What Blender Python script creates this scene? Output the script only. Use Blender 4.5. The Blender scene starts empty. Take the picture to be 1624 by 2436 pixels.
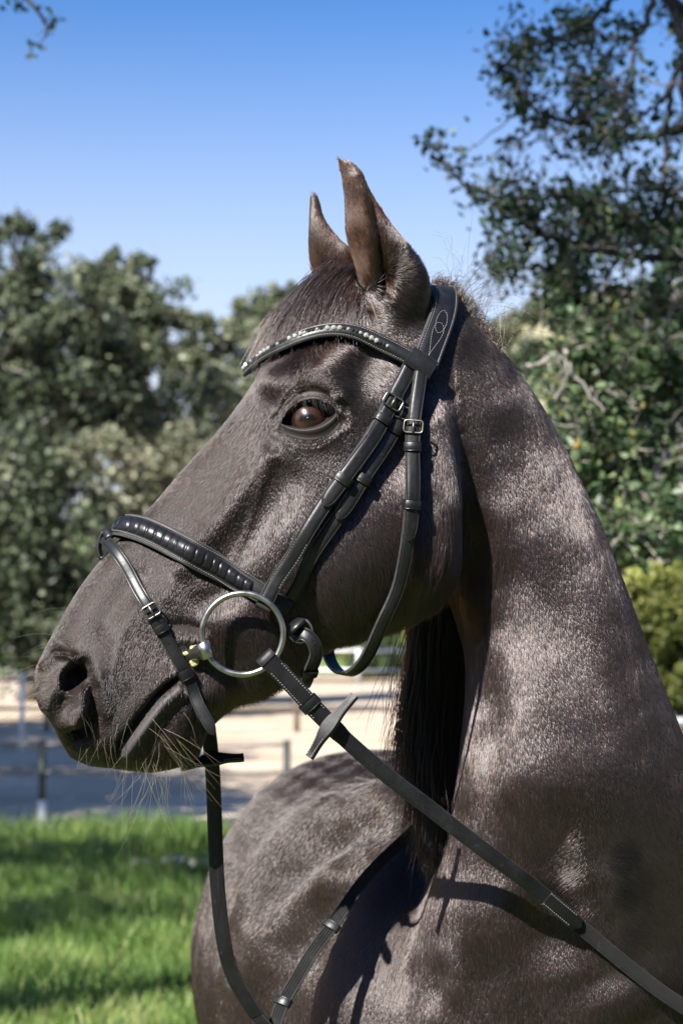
import bpy, bmesh, math, random
import numpy as np
from mathutils import Vector, Matrix
from mathutils.bvhtree import BVHTree

random.seed(7)
RNG = np.random.default_rng(7)
scene = bpy.context.scene
COL = scene.collection

# ------------------------------------------------------------------ camera
CAM_Z = 1.75
FPX = 4576.0                  # focal length in photograph pixels (1624 x 2436)
HORIZON = 1520.0              # photograph row of the horizon
PITCH = math.atan((HORIZON - 1218.0) / FPX)
cam_d = bpy.data.cameras.new('camera')
cam_d.sensor_fit = 'VERTICAL'
cam_d.sensor_height = 36.0
cam_d.sensor_width = 24.0
cam_d.lens = 36.0 * FPX / 2436.0
cam_d.clip_start = 0.05
cam_d.clip_end = 3000.0
cam_d.dof.use_dof = True
cam_d.dof.focus_distance = 2.11
cam_d.dof.aperture_fstop = 7.5
cam_d.dof.aperture_blades = 0
cam = bpy.data.objects.new('camera', cam_d)
COL.objects.link(cam)
cam.location = (0, 0, CAM_Z)
cam.rotation_euler = (math.pi / 2 + PITCH, 0, 0)
scene.camera = cam

# ------------------------------------------------------------------ sky, sun
SUN_TRAVEL = Vector((0.135, 0.19, -0.20)).normalized()   # the way the light travels
to_sun = -SUN_TRAVEL
SUN_EL = math.asin(to_sun.z)
SUN_AZ = math.atan2(to_sun.x, to_sun.y)
world = bpy.data.worlds.new('World')
scene.world = world
world.use_nodes = True
wn, wl = world.node_tree.nodes, world.node_tree.links
wn.clear()
sky = wn.new('ShaderNodeTexSky')
sky.sky_type = 'NISHITA'
sky.sun_disc = False
sky.sun_elevation = SUN_EL
sky.sun_rotation = SUN_AZ
sky.altitude = 300
sky.air_density = 0.9
sky.dust_density = 0.6
sky.ozone_density = 5.0
SKY_STRENGTH = 0.053
bg = wn.new('ShaderNodeBackground')
bg.inputs['Strength'].default_value = SKY_STRENGTH
wo = wn.new('ShaderNodeOutputWorld')
# bright ground haze all round the horizon, thinning out towards 20 degrees of elevation
tco = wn.new('ShaderNodeTexCoord')
sep = wn.new('ShaderNodeSeparateXYZ'); wl.new(tco.outputs['Generated'], sep.inputs[0])
mr = wn.new('ShaderNodeMapRange'); mr.interpolation_type = 'SMOOTHSTEP'
mr.inputs['From Min'].default_value = math.sin(math.radians(21)); mr.inputs['From Max'].default_value = math.sin(math.radians(3))
mr.inputs['To Min'].default_value = 0.0; mr.inputs['To Max'].default_value = 0.85
wl.new(sep.outputs['Z'], mr.inputs['Value'])
mxs = wn.new('ShaderNodeMix'); mxs.data_type = 'RGBA'
mxs.inputs['B'].default_value = (0.355 / SKY_STRENGTH, 0.357 / SKY_STRENGTH, 0.358 / SKY_STRENGTH, 1)
gmm = wn.new('ShaderNodeGamma'); gmm.inputs['Gamma'].default_value = 1.15
hsv = wn.new('ShaderNodeHueSaturation'); hsv.inputs['Saturation'].default_value = 1.18
wl.new(sky.outputs[0], hsv.inputs['Color']); wl.new(hsv.outputs[0], gmm.inputs[0]); wl.new(mr.outputs[0], mxs.inputs['Factor']); wl.new(gmm.outputs[0], mxs.inputs['A'])
wl.new(mxs.outputs['Result'], bg.inputs['Color'])
wl.new(bg.outputs[0], wo.inputs['Surface'])
sun_d = bpy.data.lights.new('sun', 'SUN')
sun_d.energy = 5.0
sun_d.angle = math.radians(0.53)
sun_d.color = (1.0, 0.955, 0.89)
sun = bpy.data.objects.new('sun', sun_d)
COL.objects.link(sun)
sun.location = (-3, -4, 6)
sun.rotation_euler = SUN_TRAVEL.to_track_quat('-Z', 'Y').to_euler()
vs = scene.view_settings
vs.view_transform = 'Standard'
vs.look = 'None'
vs.exposure = 1.5
vs.gamma = 1.0
scene.cycles.use_denoising = True
scene.cycles.max_bounces = 5
scene.cycles.diffuse_bounces = 3
scene.cycles.glossy_bounces = 3
scene.cycles.transparent_max_bounces = 12
scene.cycles.sample_clamp_indirect = 6.0
scene.cycles_curves.shape = 'RIBBONS'
scene.cycles_curves.subdivisions = 1

# ------------------------------------------------------------------ helpers
CP, SP = math.cos(PITCH), math.sin(PITCH)
def ray(px, py):
    """direction (with y component 1) of the sight line through a photograph pixel"""
    a = (px - 812.0) / FPX
    b = (1218.0 - py) / FPX
    y = CP - b * SP
    z = SP + b * CP
    return np.array([a / y, 1.0, z / y])
def at(px, py, Y):
    d = ray(px, py)
    return np.array([d[0] * Y, Y, CAM_Z + d[2] * Y])
def proj(P):
    """photograph pixel of world points (N,3)"""
    P = np.asarray(P, float)
    x, y, z = P[..., 0], P[..., 1], P[..., 2] - CAM_Z
    yc = y * CP + z * SP
    zc = -y * SP + z * CP
    return np.stack([812.0 + FPX * x / yc, 1218.0 - FPX * zc / yc], -1)

def crom(K, n, closed=False):
    """Catmull-Rom through keys K (k,d) -> (n,d), parameter uniform in key index"""
    K = np.asarray(K, float)
    k = len(K)
    u = np.linspace(0, k - 1, n)
    i = np.clip(u.astype(int), 0, k - 2)
    f = (u - i)[:, None]
    p0 = K[np.maximum(i - 1, 0)]; p1 = K[i]; p2 = K[i + 1]; p3 = K[np.minimum(i + 2, k - 1)]
    return 0.5 * ((2 * p1) + (-p0 + p2) * f + (2 * p0 - 5 * p1 + 4 * p2 - p3) * f ** 2 + (-p0 + 3 * p1 - 3 * p2 + p3) * f ** 3)

def resample(P, n):
    P = np.asarray(P, float)
    d = np.r_[0, np.cumsum(np.linalg.norm(np.diff(P, axis=0), axis=1))]
    u = np.linspace(0, d[-1], n)
    return np.stack([np.interp(u, d, P[:, j]) for j in range(P.shape[1])], -1)

def np_mesh(name, V, F):
    """mesh from arrays; F is (m,4) or (m,3) or a list of such arrays"""
    me = bpy.data.meshes.new(name)
    V = np.asarray(V, np.float32)
    Fs = F if isinstance(F, list) else [F]
    Fs = [np.asarray(f, np.int32) for f in Fs if len(f)]
    me.vertices.add(len(V)); me.vertices.foreach_set('co', V.ravel())
    loops = np.concatenate([f.ravel() for f in Fs])
    tot = np.concatenate([np.full(len(f), f.shape[1], np.int32) for f in Fs])
    start = np.r_[0, np.cumsum(tot)[:-1]].astype(np.int32)
    me.loops.add(len(loops)); me.loops.foreach_set('vertex_index', loops)
    me.polygons.add(len(tot)); me.polygons.foreach_set('loop_start', start); me.polygons.foreach_set('loop_total', tot)
    me.update(calc_edges=True)
    return me

def smooth(me, on=True):
    me.polygons.foreach_set('use_smooth', np.full(len(me.polygons), on, bool))

def obj(name, me, mat=None, parent=None, shade=True):
    if me is not None and shade and hasattr(me, 'polygons'):
        smooth(me)
    o = bpy.data.objects.new(name, me)
    COL.objects.link(o)
    if mat is not None:
        me.materials.clear(); me.materials.append(mat)
    if parent is not None:
        o.parent = parent
        if any(parent.location) :
            o.matrix_parent_inverse = Matrix.Translation(parent.location).inverted()
    return o

def thing(name, label, cat, loc=(0, 0, 0), group=None):
    o = bpy.data.objects.new(name, None)
    COL.objects.link(o)
    o.location = loc
    o.empty_display_size = 0.1
    tag(o, label, cat, group)
    return o

def tag(o, label=None, cat=None, group=None, kind=None):
    for k, v in (('label', label), ('category', cat), ('group', group), ('kind', kind)):
        if v:
            o[k] = v
    return o

class MB:
    """collects vertices and faces for one mesh"""
    def __init__(s):
        s.V, s.Q, s.T, s.n = [], [], [], 0
    def add(s, V, Q=None, T=None):
        V = np.asarray(V, float).reshape(-1, 3)
        s.V.append(V)
        if Q is not None and len(Q): s.Q.append(np.asarray(Q, int) + s.n)
        if T is not None and len(T): s.T.append(np.asarray(T, int) + s.n)
        s.n += len(V)
    def grid(s, G, closed_u=False, closed_v=False, flip=False):
        """G (a,b,3) point grid to quads"""
        a, b = G.shape[:2]
        I = np.arange(a * b).reshape(a, b)
        if closed_u: I = np.vstack([I, I[:1]])
        if closed_v: I = np.hstack([I, I[:, :1]])
        q = np.stack([I[:-1, :-1], I[1:, :-1], I[1:, 1:], I[:-1, 1:]], -1).reshape(-1, 4)
        if flip: q = q[:, ::-1]
        s.add(G, q)
    def tube(s, P, R, n=8, cap=True, R2=None, up=None):
        """tube along P (k,3) with radius R (scalar or k)"""
        P = np.asarray(P, float); k = len(P)
        R = np.broadcast_to(np.asarray(R, float), (k,))
        R2 = R if R2 is None else np.broadcast_to(np.asarray(R2, float), (k,))
        T = np.gradient(P, axis=0); T /= np.linalg.norm(T, axis=1)[:, None] + 1e-12
        u = np.array([0, 0, 1.0]) if up is None else np.asarray(up, float)
        if abs(T[0] @ u) > 0.95: u = np.array([1.0, 0, 0])
        N = np.zeros_like(P)
        v = u - T[0] * (T[0] @ u); v /= np.linalg.norm(v)
        for i in range(k):
            v = v - T[i] * (T[i] @ v); v /= np.linalg.norm(v) + 1e-12
            N[i] = v
        B = np.cross(T, N)
        a = np.linspace(0, 2 * math.pi, n, endpoint=False)
        G = P[:, None] + R[:, None, None] * np.cos(a)[None, :, None] * N[:, None] + R2[:, None, None] * np.sin(a)[None, :, None] * B[:, None]
        base = s.n
        s.grid(G, closed_v=True)
        if cap:
            s.add([P[0]], T=None); s.add([P[-1]], T=None)
            c0, c1 = base + k * n, base + k * n + 1
            i = np.arange(n); j = (i + 1) % n
            s.T.append(np.stack([np.full(n, c0), base + i, base + j], -1))
            o = base + (k - 1) * n
            s.T.append(np.stack([np.full(n, c1), o + j, o + i], -1))
    def box(s, c, ex, ey, ez):
        c = np.asarray(c, float); ex, ey, ez = (np.asarray(e, float) for e in (ex, ey, ez))
        V = [c + sx * ex + sy * ey + sz * ez for sx in (-1, 1) for sy in (-1, 1) for sz in (-1, 1)]
        s.add(V, [[0, 1, 3, 2], [4, 6, 7, 5], [0, 4, 5, 1], [2, 3, 7, 6], [0, 2, 6, 4], [1, 5, 7, 3]])
    def mesh(s, name):
        F = []
        if s.Q: F.append(np.concatenate(s.Q))
        if s.T: F.append(np.concatenate(s.T))
        return np_mesh(name, np.concatenate(s.V), F)
    def build(s, name, mat=None, parent=None, shade=True):
        return obj(name, s.mesh(name), mat, parent, shade)
# ------------------------------------------------------------------ materials
def mat(name):
    m = bpy.data.materials.new(name)
    m.use_nodes = True
    nt = m.node_tree
    b = nt.nodes['Principled BSDF']
    return m, nt, b
def N(nt, typ, **kw):
    n = nt.nodes.new(typ)
    for k, v in kw.items():
        if k in n.inputs: n.inputs[k].default_value = v
        else: setattr(n, k, v)
    return n
def ramp(nt, fac, stops):
    r = nt.nodes.new('ShaderNodeValToRGB')
    e = r.color_ramp.elements
    while len(e) < len(stops): e.new(0.5)
    for el, (p, c) in zip(e, stops):
        el.position = p
        el.color = (*c, 1) if len(c) == 3 else c
    nt.links.new(fac, r.inputs[0])
    return r
def noise(nt, scale, detail=4, rough=0.55, coord='Object', sc=None):
    tc = N(nt, 'ShaderNodeTexCoord')
    src = tc.outputs[coord]
    if sc is not None:
        mp = N(nt, 'ShaderNodeMapping'); mp.inputs['Scale'].default_value = sc
        nt.links.new(src, mp.inputs[0]); src = mp.outputs[0]
    t = N(nt, 'ShaderNodeTexNoise', Scale=scale, Detail=detail, Roughness=rough)
    nt.links.new(src, t.inputs['Vector'])
    return t
def bump(nt, b, fac, strength, dist):
    bp = N(nt, 'ShaderNodeBump', Strength=strength, Distance=dist)
    nt.links.new(fac, bp.inputs['Height'])
    nt.links.new(bp.outputs[0], b.inputs['Normal'])
    return bp
def simple(name, col, rough=0.6, var=0.25, scale=20.0, metallic=0.0, bstr=0.2, bdist=0.002, spec=0.5):
    m, nt, b = mat(name)
    t = noise(nt, scale)
    c1 = tuple(max(0, x * (1 - var)) for x in col); c2 = tuple(x * (1 + var) for x in col)
    r = ramp(nt, t.outputs['Fac'], [(0.3, c1), (0.7, c2)])
    nt.links.new(r.outputs[0], b.inputs['Base Color'])
    b.inputs['Roughness'].default_value = rough
    b.inputs['Metallic'].default_value = metallic
    b.inputs['Specular IOR Level'].default_value = spec
    if bstr: bump(nt, b, t.outputs['Fac'], bstr, bdist)
    return m
M = {}
def make_skin():
    m, nt, b = mat('coat_skin')
    t = noise(nt, 9.0, 5)
    f = noise(nt, 700.0, 2)
    r = ramp(nt, t.outputs['Fac'], [(0.3, (0.010, 0.0068, 0.0056)), (0.7, (0.017, 0.0115, 0.009))])
    la = N(nt, 'ShaderNodeAttribute', attribute_name='bare')       # hairless grey skin of the lips and lids
    mx = N(nt, 'ShaderNodeMix', data_type='RGBA'); nt.links.new(la.outputs['Fac'], mx.inputs['Factor']); nt.links.new(r.outputs[0], mx.inputs['A'])
    mx.inputs['B'].default_value = (.046, .041, .041, 1)
    nt.links.new(mx.outputs['Result'], b.inputs['Base Color'])
    b.inputs['Roughness'].default_value = 0.6
    b.inputs['Specular IOR Level'].default_value = 0.3
    bump(nt, b, f.outputs['Fac'], 0.25, 0.0004)
    return m
M['skin'] = make_skin()
# ------------------------------------------------------------------ horse: one continuous body
Y0 = 2.20
YAW = math.radians(6.0)
POLL = at(1000, 700, Y0)
NEAR = np.array([math.sin(YAW), -math.cos(YAW), 0.0])     # sideways axis of the head, towards the camera
CAMP = np.array([0, 0, CAM_Z])
def hp(px, py, w=0.0):
    """point on the sight line of a pixel, w metres to the near side of the head's middle plane"""
    d = ray(px, py)
    Y = (w + (POLL - CAMP) @ NEAR) / (d @ NEAR)
    return CAMP + d * Y
def mirror(P):
    P = np.asarray(P, float)
    w = (P - POLL) @ NEAR
    return P - 2 * w[..., None] * NEAR

HEAD = [  # top pixel, bottom pixel, half widths (mm) at seven places from the top line to the bottom line
    (1035, 695, 1085, 1230, (35, 50, 55, 55, 52, 45, 30)),
    (960, 690, 1075, 1385, (45, 65, 70, 72, 72, 64, 40)),
    (850, 705, 985, 1470, (50, 75, 82, 80, 82, 74, 44)),
    (715, 765, 880, 1515, (48, 82, 97, 88, 87, 78, 46)),
    (645, 840, 800, 1538, (44, 74, 92, 89, 88, 76, 44)),
    (592, 928, 765, 1555, (40, 62, 80, 86, 84, 70, 40)),
    (522, 1022, 730, 1585, (37, 56, 71, 77, 72, 58, 34)),
    (440, 1112, 685, 1625, (34, 50, 63, 67, 61, 48, 28)),
    (365, 1200, 620, 1660, (32, 47, 58, 60, 54, 43, 26)),
    (290, 1278, 545, 1690, (31, 46, 56, 58, 53, 43, 26)),
    (238, 1335, 494, 1746, (31, 46, 57, 60, 55, 45, 27)),
    (188, 1402, 464, 1808, (32, 48, 58, 61, 56, 46, 28)),
    (142, 1480, 385, 1834, (34, 52, 62, 63, 56, 45, 27)),
    (106, 1548, 325, 1835, (35, 55, 65, 65, 56, 43, 25)),
    (83, 1602, 268, 1828, (34, 53, 63, 62, 53, 40, 22)),
    (88, 1652, 215, 1822, (29, 45, 53, 52, 45, 34, 19)),
    (116, 1692, 168, 1802, (19, 29, 33, 33, 29, 21, 12)),
]
TT = np.array([0, .05, .17, .34, .5, .66, .82, .94, 1.0])
def head_part(mb):
    ns, nt = 150, 44
    keys = []
    for a, b, c, d, w in HEAD:
        keys.append([a, b, c, d, 0, *w, 0])
    K = crom(keys, ns)
    th = np.linspace(0, math.pi, nt)
    tk = np.arccos(1 - 2 * TT)
    t = (1 - np.cos(th)) / 2
    G = np.zeros((ns, 2 * nt - 2, 3))
    for i in range(ns):
        T = K[i, 0:2]; B = K[i, 2:4]
        wk = K[i, 4:13] / 1000.0
        # smooth interpolation of the width in the angle domain
        w = np.interp(th, tk, wk)
        for _ in range(6):
            w[1:-1] = 0.25 * w[:-2] + 0.5 * w[1:-1] + 0.25 * w[2:]
        for j in range(nt):
            p = T + (B - T) * t[j]
            c = hp(p[0], p[1])
            G[i, j] = c + NEAR * w[j]
            if 0 < j < nt - 1:
                G[i, 2 * nt - 2 - j] = c - NEAR * w[j]
    base = mb.n
    mb.grid(G, closed_v=True)
    n = 2 * nt - 2
    for ring, rev, c in ((0, False, hp(1075, 960)), (ns - 1, True, hp(138, 1752))):
        mb.add([c])
        ci = mb.n - 1
        i = base + ring * n + np.arange(n); j = base + ring * n + (np.arange(n) + 1) % n
        f = np.stack([np.full(n, ci), j, i], -1)
        mb.T.append(f[:, ::-1] if rev else f)

def closed_loft(mb, rings):
    """rings (k,n,3) closed tube with fan caps"""
    G = np.asarray(rings); k, n = G.shape[:2]
    base = mb.n
    mb.grid(G, closed_v=True)
    for r, rev in ((0, False), (k - 1, True)):
        mb.add([G[r].mean(0)]); ci = mb.n - 1
        i = base + r * n + np.arange(n); j = base + r * n + (np.arange(n) + 1) % n
        f = np.stack([np.full(n, ci), j, i], -1)
        mb.T.append(f[:, ::-1] if rev else f)

def ear_part(mb, st, w0, w1, flip):
    """st rows: front px, back px, half depth; w0 base offset, w1 tip offset"""
    K = crom(st, 46)
    n = 40
    a = np.linspace(0, 2 * math.pi, n, endpoint=False)
    rings = []
    for i, r in enumerate(K):
        f = i / (len(K) - 1)
        w = w1 + (w0 - w1) * f
        A = hp(r[0], r[1], w); B = hp(r[2], r[3], w)
        c = (A + B) / 2; e = (A - B) / 2
        rings.append(c + np.cos(a)[:, None] * e + np.sin(a)[:, None] * NEAR * r[4])
    closed_loft(mb, rings)

EAR_NEAR = [(801, 381, 812, 381, .003), (806, 392, 836, 389, .007), (812, 414, 858, 409, .011), (818, 448, 875, 445, .016), (822, 490, 896, 482, .020),
            (824, 530, 920, 520, .024), (828, 565, 946, 556, .028), (838, 600, 975, 590, .031), (848, 635, 1001, 622, .031), (856, 675, 1020, 660, .030),
            (872, 720, 1024, 705, .026), (895, 775, 1012, 760, .016)]
EAR_FAR = [(741, 457, 750, 457, .003), (739, 472, 757, 470, .007), (738, 500, 762, 495, .012), (737, 530, 772, 525, .017), (736, 562, 792, 555, .022),
           (737, 595, 818, 585, .027), (742, 630, 848, 615, .031), (752, 670, 872, 655, .034), (775, 715, 895, 700, .034), (810, 770, 920, 750, .028)]

NECK = [  # left px, right px, centre depth Y, half depth, fullness
    (985, 800, 1062, 690, 2.21, .055),
    (985, 960, 1128, 768, 2.215, .068),
    (990, 1130, 1218, 868, 2.240, .082),
    (1020, 1290, 1308, 1005, 2.262, .092),
    (1075, 1430, 1392, 1180, 2.280, .100),
    (1104, 1540, 1462, 1350, 2.288, .108),
    (1108, 1640, 1520, 1500, 2.294, .117),
    (1099, 1750, 1580, 1650, 2.302, .128),
    (1086, 1860, 1640, 1800, 2.312, .141),
    (1066, 1980, 1705, 1960, 2.340, .157),
    (1020, 2120, 1770, 2130, 2.375, .176),
    (965, 2300, 1830, 2330, 2.415, .198),
    (915, 2520, 1880, 2560, 2.455, .222),
    (900, 2780, 1890, 2820, 2.49, .240),
    (930, 3020, 1850, 3040, 2.52, .230),
    (1050, 3200, 1700, 3210, 2.55, .150),
]
def neck_part(mb):
    K = crom(NECK, 90)
    n = 72
    a = np.linspace(0, 2 * math.pi, n, endpoint=False)
    rings = []
    for r in K:
        A = at(r[0], r[1], r[4]); B = at(r[2], r[3], r[4])
        c = (A + B) / 2; e = (A - B) / 2
        ca, sa = np.cos(a), np.sin(a)
        ex = 2 / 2.15
        ca = np.sign(ca) * np.abs(ca) ** ex; sa = np.sign(sa) * np.abs(sa) ** ex
        # the crest side (cos<0) is thinner than the gullet side
        thin = 1.0 - 0.22 * np.clip(-np.cos(a), 0, 1)
        rings.append(c + ca[:, None] * e + (sa * thin)[:, None] * np.array([0, r[5], 0]) * -1)
    closed_loft(mb, rings)

BODY = [  # centre x, Y, top z, bottom z, half width
    (.235, 2.44, 1.36, 1.02, .12),
    (.225, 2.55, 1.50, .92, .215),
    (.205, 2.75, 1.58, .86, .265),
    (.170, 3.00, 1.545, .83, .325),
    (.130, 3.30, 1.515, .82, .372),
    (.095, 3.60, 1.530, .86, .372),
    (.065, 3.90, 1.525, .93, .330),
    (.045, 4.15, 1.45, 1.0, .27),
    (.035, 4.32, 1.32, 1.10, .16),
]
def body_part(mb):
    K = crom(BODY, 60)
    n = 80
    a = np.linspace(0, 2 * math.pi, n, endpoint=False)
    rings = []
    for x, Y, zt, zb, hw in K:
        ca, sa = np.cos(a), np.sin(a)
        ex = 2 / 2.25
        ca = np.sign(ca) * np.abs(ca) ** ex; sa = np.sign(sa) * np.abs(sa) ** ex
        zc = (zt + zb) / 2
        rings.append(np.stack([x + hw * ca * (1 - 0.10 * np.clip(sa, 0, 1)), np.full(n, Y) - 0.1 * ca * 0, zc + sa * (zt - zb) / 2], -1))
    closed_loft(mb, rings)

def ellipsoid(mb, c, r, tilt=0.0, n=40, m=24):
    th = np.linspace(0.06, math.pi - 0.06, m)
    a = np.linspace(0, 2 * math.pi, n, endpoint=False)
    X = np.sin(th)[:, None] * np.cos(a); Y = np.sin(th)[:, None] * np.sin(a); Z = np.cos(th)[:, None] * np.ones(n)
    X, Y, Z = X * r[0], Y * r[1], Z * r[2]
    ct, st = math.cos(tilt), math.sin(tilt)
    closed_loft(mb, np.stack([c[0] + X * ct - Z * st, c[1] + Y, c[2] + X * st + Z * ct], -1))

def leg_part(mb, x, y, top, hind):
    zs = [(top, .105, 0), (top - .18, .095, 0), (top - .36, .068, .01), (.62, .052, .0), (.54, .055, -.005 if not hind else .04), (.46, .046, 0 if not hind else .05),
          (.30, .031, 0 if not hind else .02), (.19, .033, 0), (.14, .040, 0), (.09, .036, -.02), (.055, .050, -.03), (.0, .062, -.04)]
    K = crom([(x, y + dy, z, r) for z, r, dy in zs], 40)
    n = 24
    a = np.linspace(0, 2 * math.pi, n, endpoint=False)
    closed_loft(mb, [np.stack([q[0] + q[3] * np.cos(a) * .9, q[1] + q[3] * np.sin(a) * 1.1, np.full(n, q[2])], -1) for q in K])

mb = MB()
head_part(mb)
ear_part(mb, EAR_NEAR, .052, .060, False)
ear_part(mb, EAR_FAR, -.052, -.062, True)
neck_part(mb)
ellipsoid(mb, at(1165, 2510, 2.53), (.235, .20, .31))                  # far shoulder and breast
ellipsoid(mb, at(1700, 2620, 2.50), (.20, .22, .36))                   # near shoulder
body_part(mb)
ellipsoid(mb, (.065 - .17, 3.98, 1.12), (.155, .24, .34))              # thighs
ellipsoid(mb, (.065 + .17, 3.98, 1.12), (.155, .24, .34))
for lx, ly, top, hind in ((.08, 2.66, 1.10, False), (.37, 2.66, 1.10, False), (-.09, 4.02, .98, True), (.22, 4.02, .98, True)):
    leg_part(mb, lx, ly, top, hind)

# bend the far and low regions closer together so that the remesh spends its cells on the head
def warp(V, inv=False):
    V = V.copy()
    for ax, s0, k, sg in ((1, 2.62, .42, 1), (2, 1.20, .42, -1)):
        d = sg * (V[:, ax] - s0)
        m = d > 0
        V[m, ax] = s0 + sg * (d[m] / k if inv else d[m] * k)
    return V
src = np.concatenate(mb.V)
mb.V = [warp(src)]
raw = obj('raw', mb.mesh('raw'))
rm = raw.modifiers.new('r', 'REMESH')
rm.mode = 'VOXEL'
rm.voxel_size = 0.0036
rm.use_smooth_shade = True
dg = bpy.context.evaluated_depsgraph_get()
me = bpy.data.meshes.new_from_object(raw.evaluated_get(dg))
bpy.data.objects.remove(raw)
co = np.zeros(len(me.vertices) * 3, np.float32); me.vertices.foreach_get('co', co)
co = warp(co.reshape(-1, 3).astype(float), inv=True)
me.vertices.foreach_set('co', co.astype(np.float32).ravel())
me.update()

def edges_of(me):
    e = np.zeros(len(me.edges) * 2, np.int32); me.edges.foreach_get('vertices', e)
    return e.reshape(-1, 2)
def laplace(V, E, it, wgt):
    n = len(V)
    deg = np.bincount(E.ravel(), minlength=n).astype(float)
    deg[deg == 0] = 1
    for k in range(it):
        A = np.empty_like(V)
        for j in range(3):
            A[:, j] = np.bincount(E[:, 0], V[E[:, 1], j], n) + np.bincount(E[:, 1], V[E[:, 0], j], n)
        V = V + (A / deg[:, None] - V) * wgt[:, None]
    return V
E_ = edges_of(me)
wg = np.full(len(co), 0.5)
co = laplace(co, E_, 3, wg)
# blend the seams where the parts meet
def seam(co, pts, rad):
    s = np.zeros(len(co))
    for p in pts:
        d = np.linalg.norm(co - p, axis=1)
        s = np.maximum(s, np.clip(1.6 - 1.6 * d / rad, 0, 1))
    return s
blend = [(hp(940, 740, .06), .075), (hp(870, 730, .05), .055), (hp(1015, 740, .06), .07), (hp(1050, 860, .05), .06), (hp(1075, 1000, .05), .06),
         (hp(850, 720, -.05), .06), (hp(1000, 720, 0), .06),
         (at(1080, 1980, 2.3), .09), (at(1010, 2080, 2.38), .10), (at(960, 2250, 2.42), .12), (at(1000, 2436, 2.36), .14), (at(930, 2150, 2.46), .1),
         (at(1600, 2300, 2.3), .16), (at(1500, 2436, 2.28), .16), (at(1200, 2400, 2.3), .12), (at(1600, 2000, 2.4), .2)]
sm = np.zeros(len(co))
for p, r in blend:
    sm = np.maximum(sm, seam(co, [p], r))
back = np.clip((co[:, 1] - 2.5) / .1, 0, 1)
sm = np.maximum(sm, back)
co = laplace(co, E_, 40, 0.5 * sm)
me.vertices.foreach_set('co', co.astype(np.float32).ravel()); me.update()

# finer mesh where the face needs it
def refine(me, test, cuts=1):
    bm = bmesh.new(); bm.from_mesh(me)
    c = np.array([f.calc_center_median()[:] for f in bm.faces])
    sel = test(c)
    bm.faces.ensure_lookup_table()
    ed = {e for i in np.nonzero(sel)[0] for e in bm.faces[i].edges}
    bmesh.ops.subdivide_edges(bm, edges=list(ed), cuts=cuts, use_grid_fill=True, smooth=0.0)
    bm.to_mesh(me); bm.free(); me.update()
def near_w(c): return (c - POLL) @ NEAR
def in_ell(c, x, y, rx, ry):
    q = proj(c)
    return (((q[:, 0] - x) / rx) ** 2 + ((q[:, 1] - y) / ry) ** 2 < 1) & (near_w(c) > 0.0) & (c[:, 1] < 2.4)
refine(me, lambda c: in_ell(c, 735, 995, 105, 85) | in_ell(c, 230, 1690, 230, 190) | in_ell(c, 890, 560, 160, 190))
refine(me, lambda c: in_ell(c, 735, 995, 90, 70) | in_ell(c, 178, 1650, 90, 130))

# ---- relief of the face and neck: strokes given along lines seen in the photograph
def stroke(q, pts, s, fade=0.0):
    pts = np.asarray(pts, float)
    best = np.full(len(q), 1e9)
    if len(pts) == 1:
        return np.exp(-0.5 * (np.linalg.norm(q - pts[0], axis=1) / s) ** 2)
    seg = np.linalg.norm(np.diff(pts, axis=0), axis=1)
    run, tot, pos = 0.0, seg.sum(), np.zeros(len(q))
    for a, b, L in zip(pts[:-1], pts[1:], seg):
        ab = b - a
        t = np.clip(((q - a) @ ab) / (ab @ ab), 0, 1)
        d = np.linalg.norm(q - (a + t[:, None] * ab), axis=1)
        k = d < best
        pos[k] = (run + t[k] * L) / tot
        best = np.minimum(best, d)
        run += L
    out = np.exp(-0.5 * (best / s) ** 2)
    if fade:
        e = np.clip(np.minimum(pos, 1 - pos) / fade, 0, 1)
        out *= .12 + .88 * e * e * (3 - 2 * e)
    return out
def normals_of(me):
    n = np.zeros(len(me.vertices) * 3, np.float32); me.vertices.foreach_get('normal', n)
    return n.reshape(-1, 3).astype(float)
def coords(me):
    c = np.zeros(len(me.vertices) * 3, np.float32); me.vertices.foreach_get('co', c)
    return c.reshape(-1, 3).astype(float)
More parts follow.
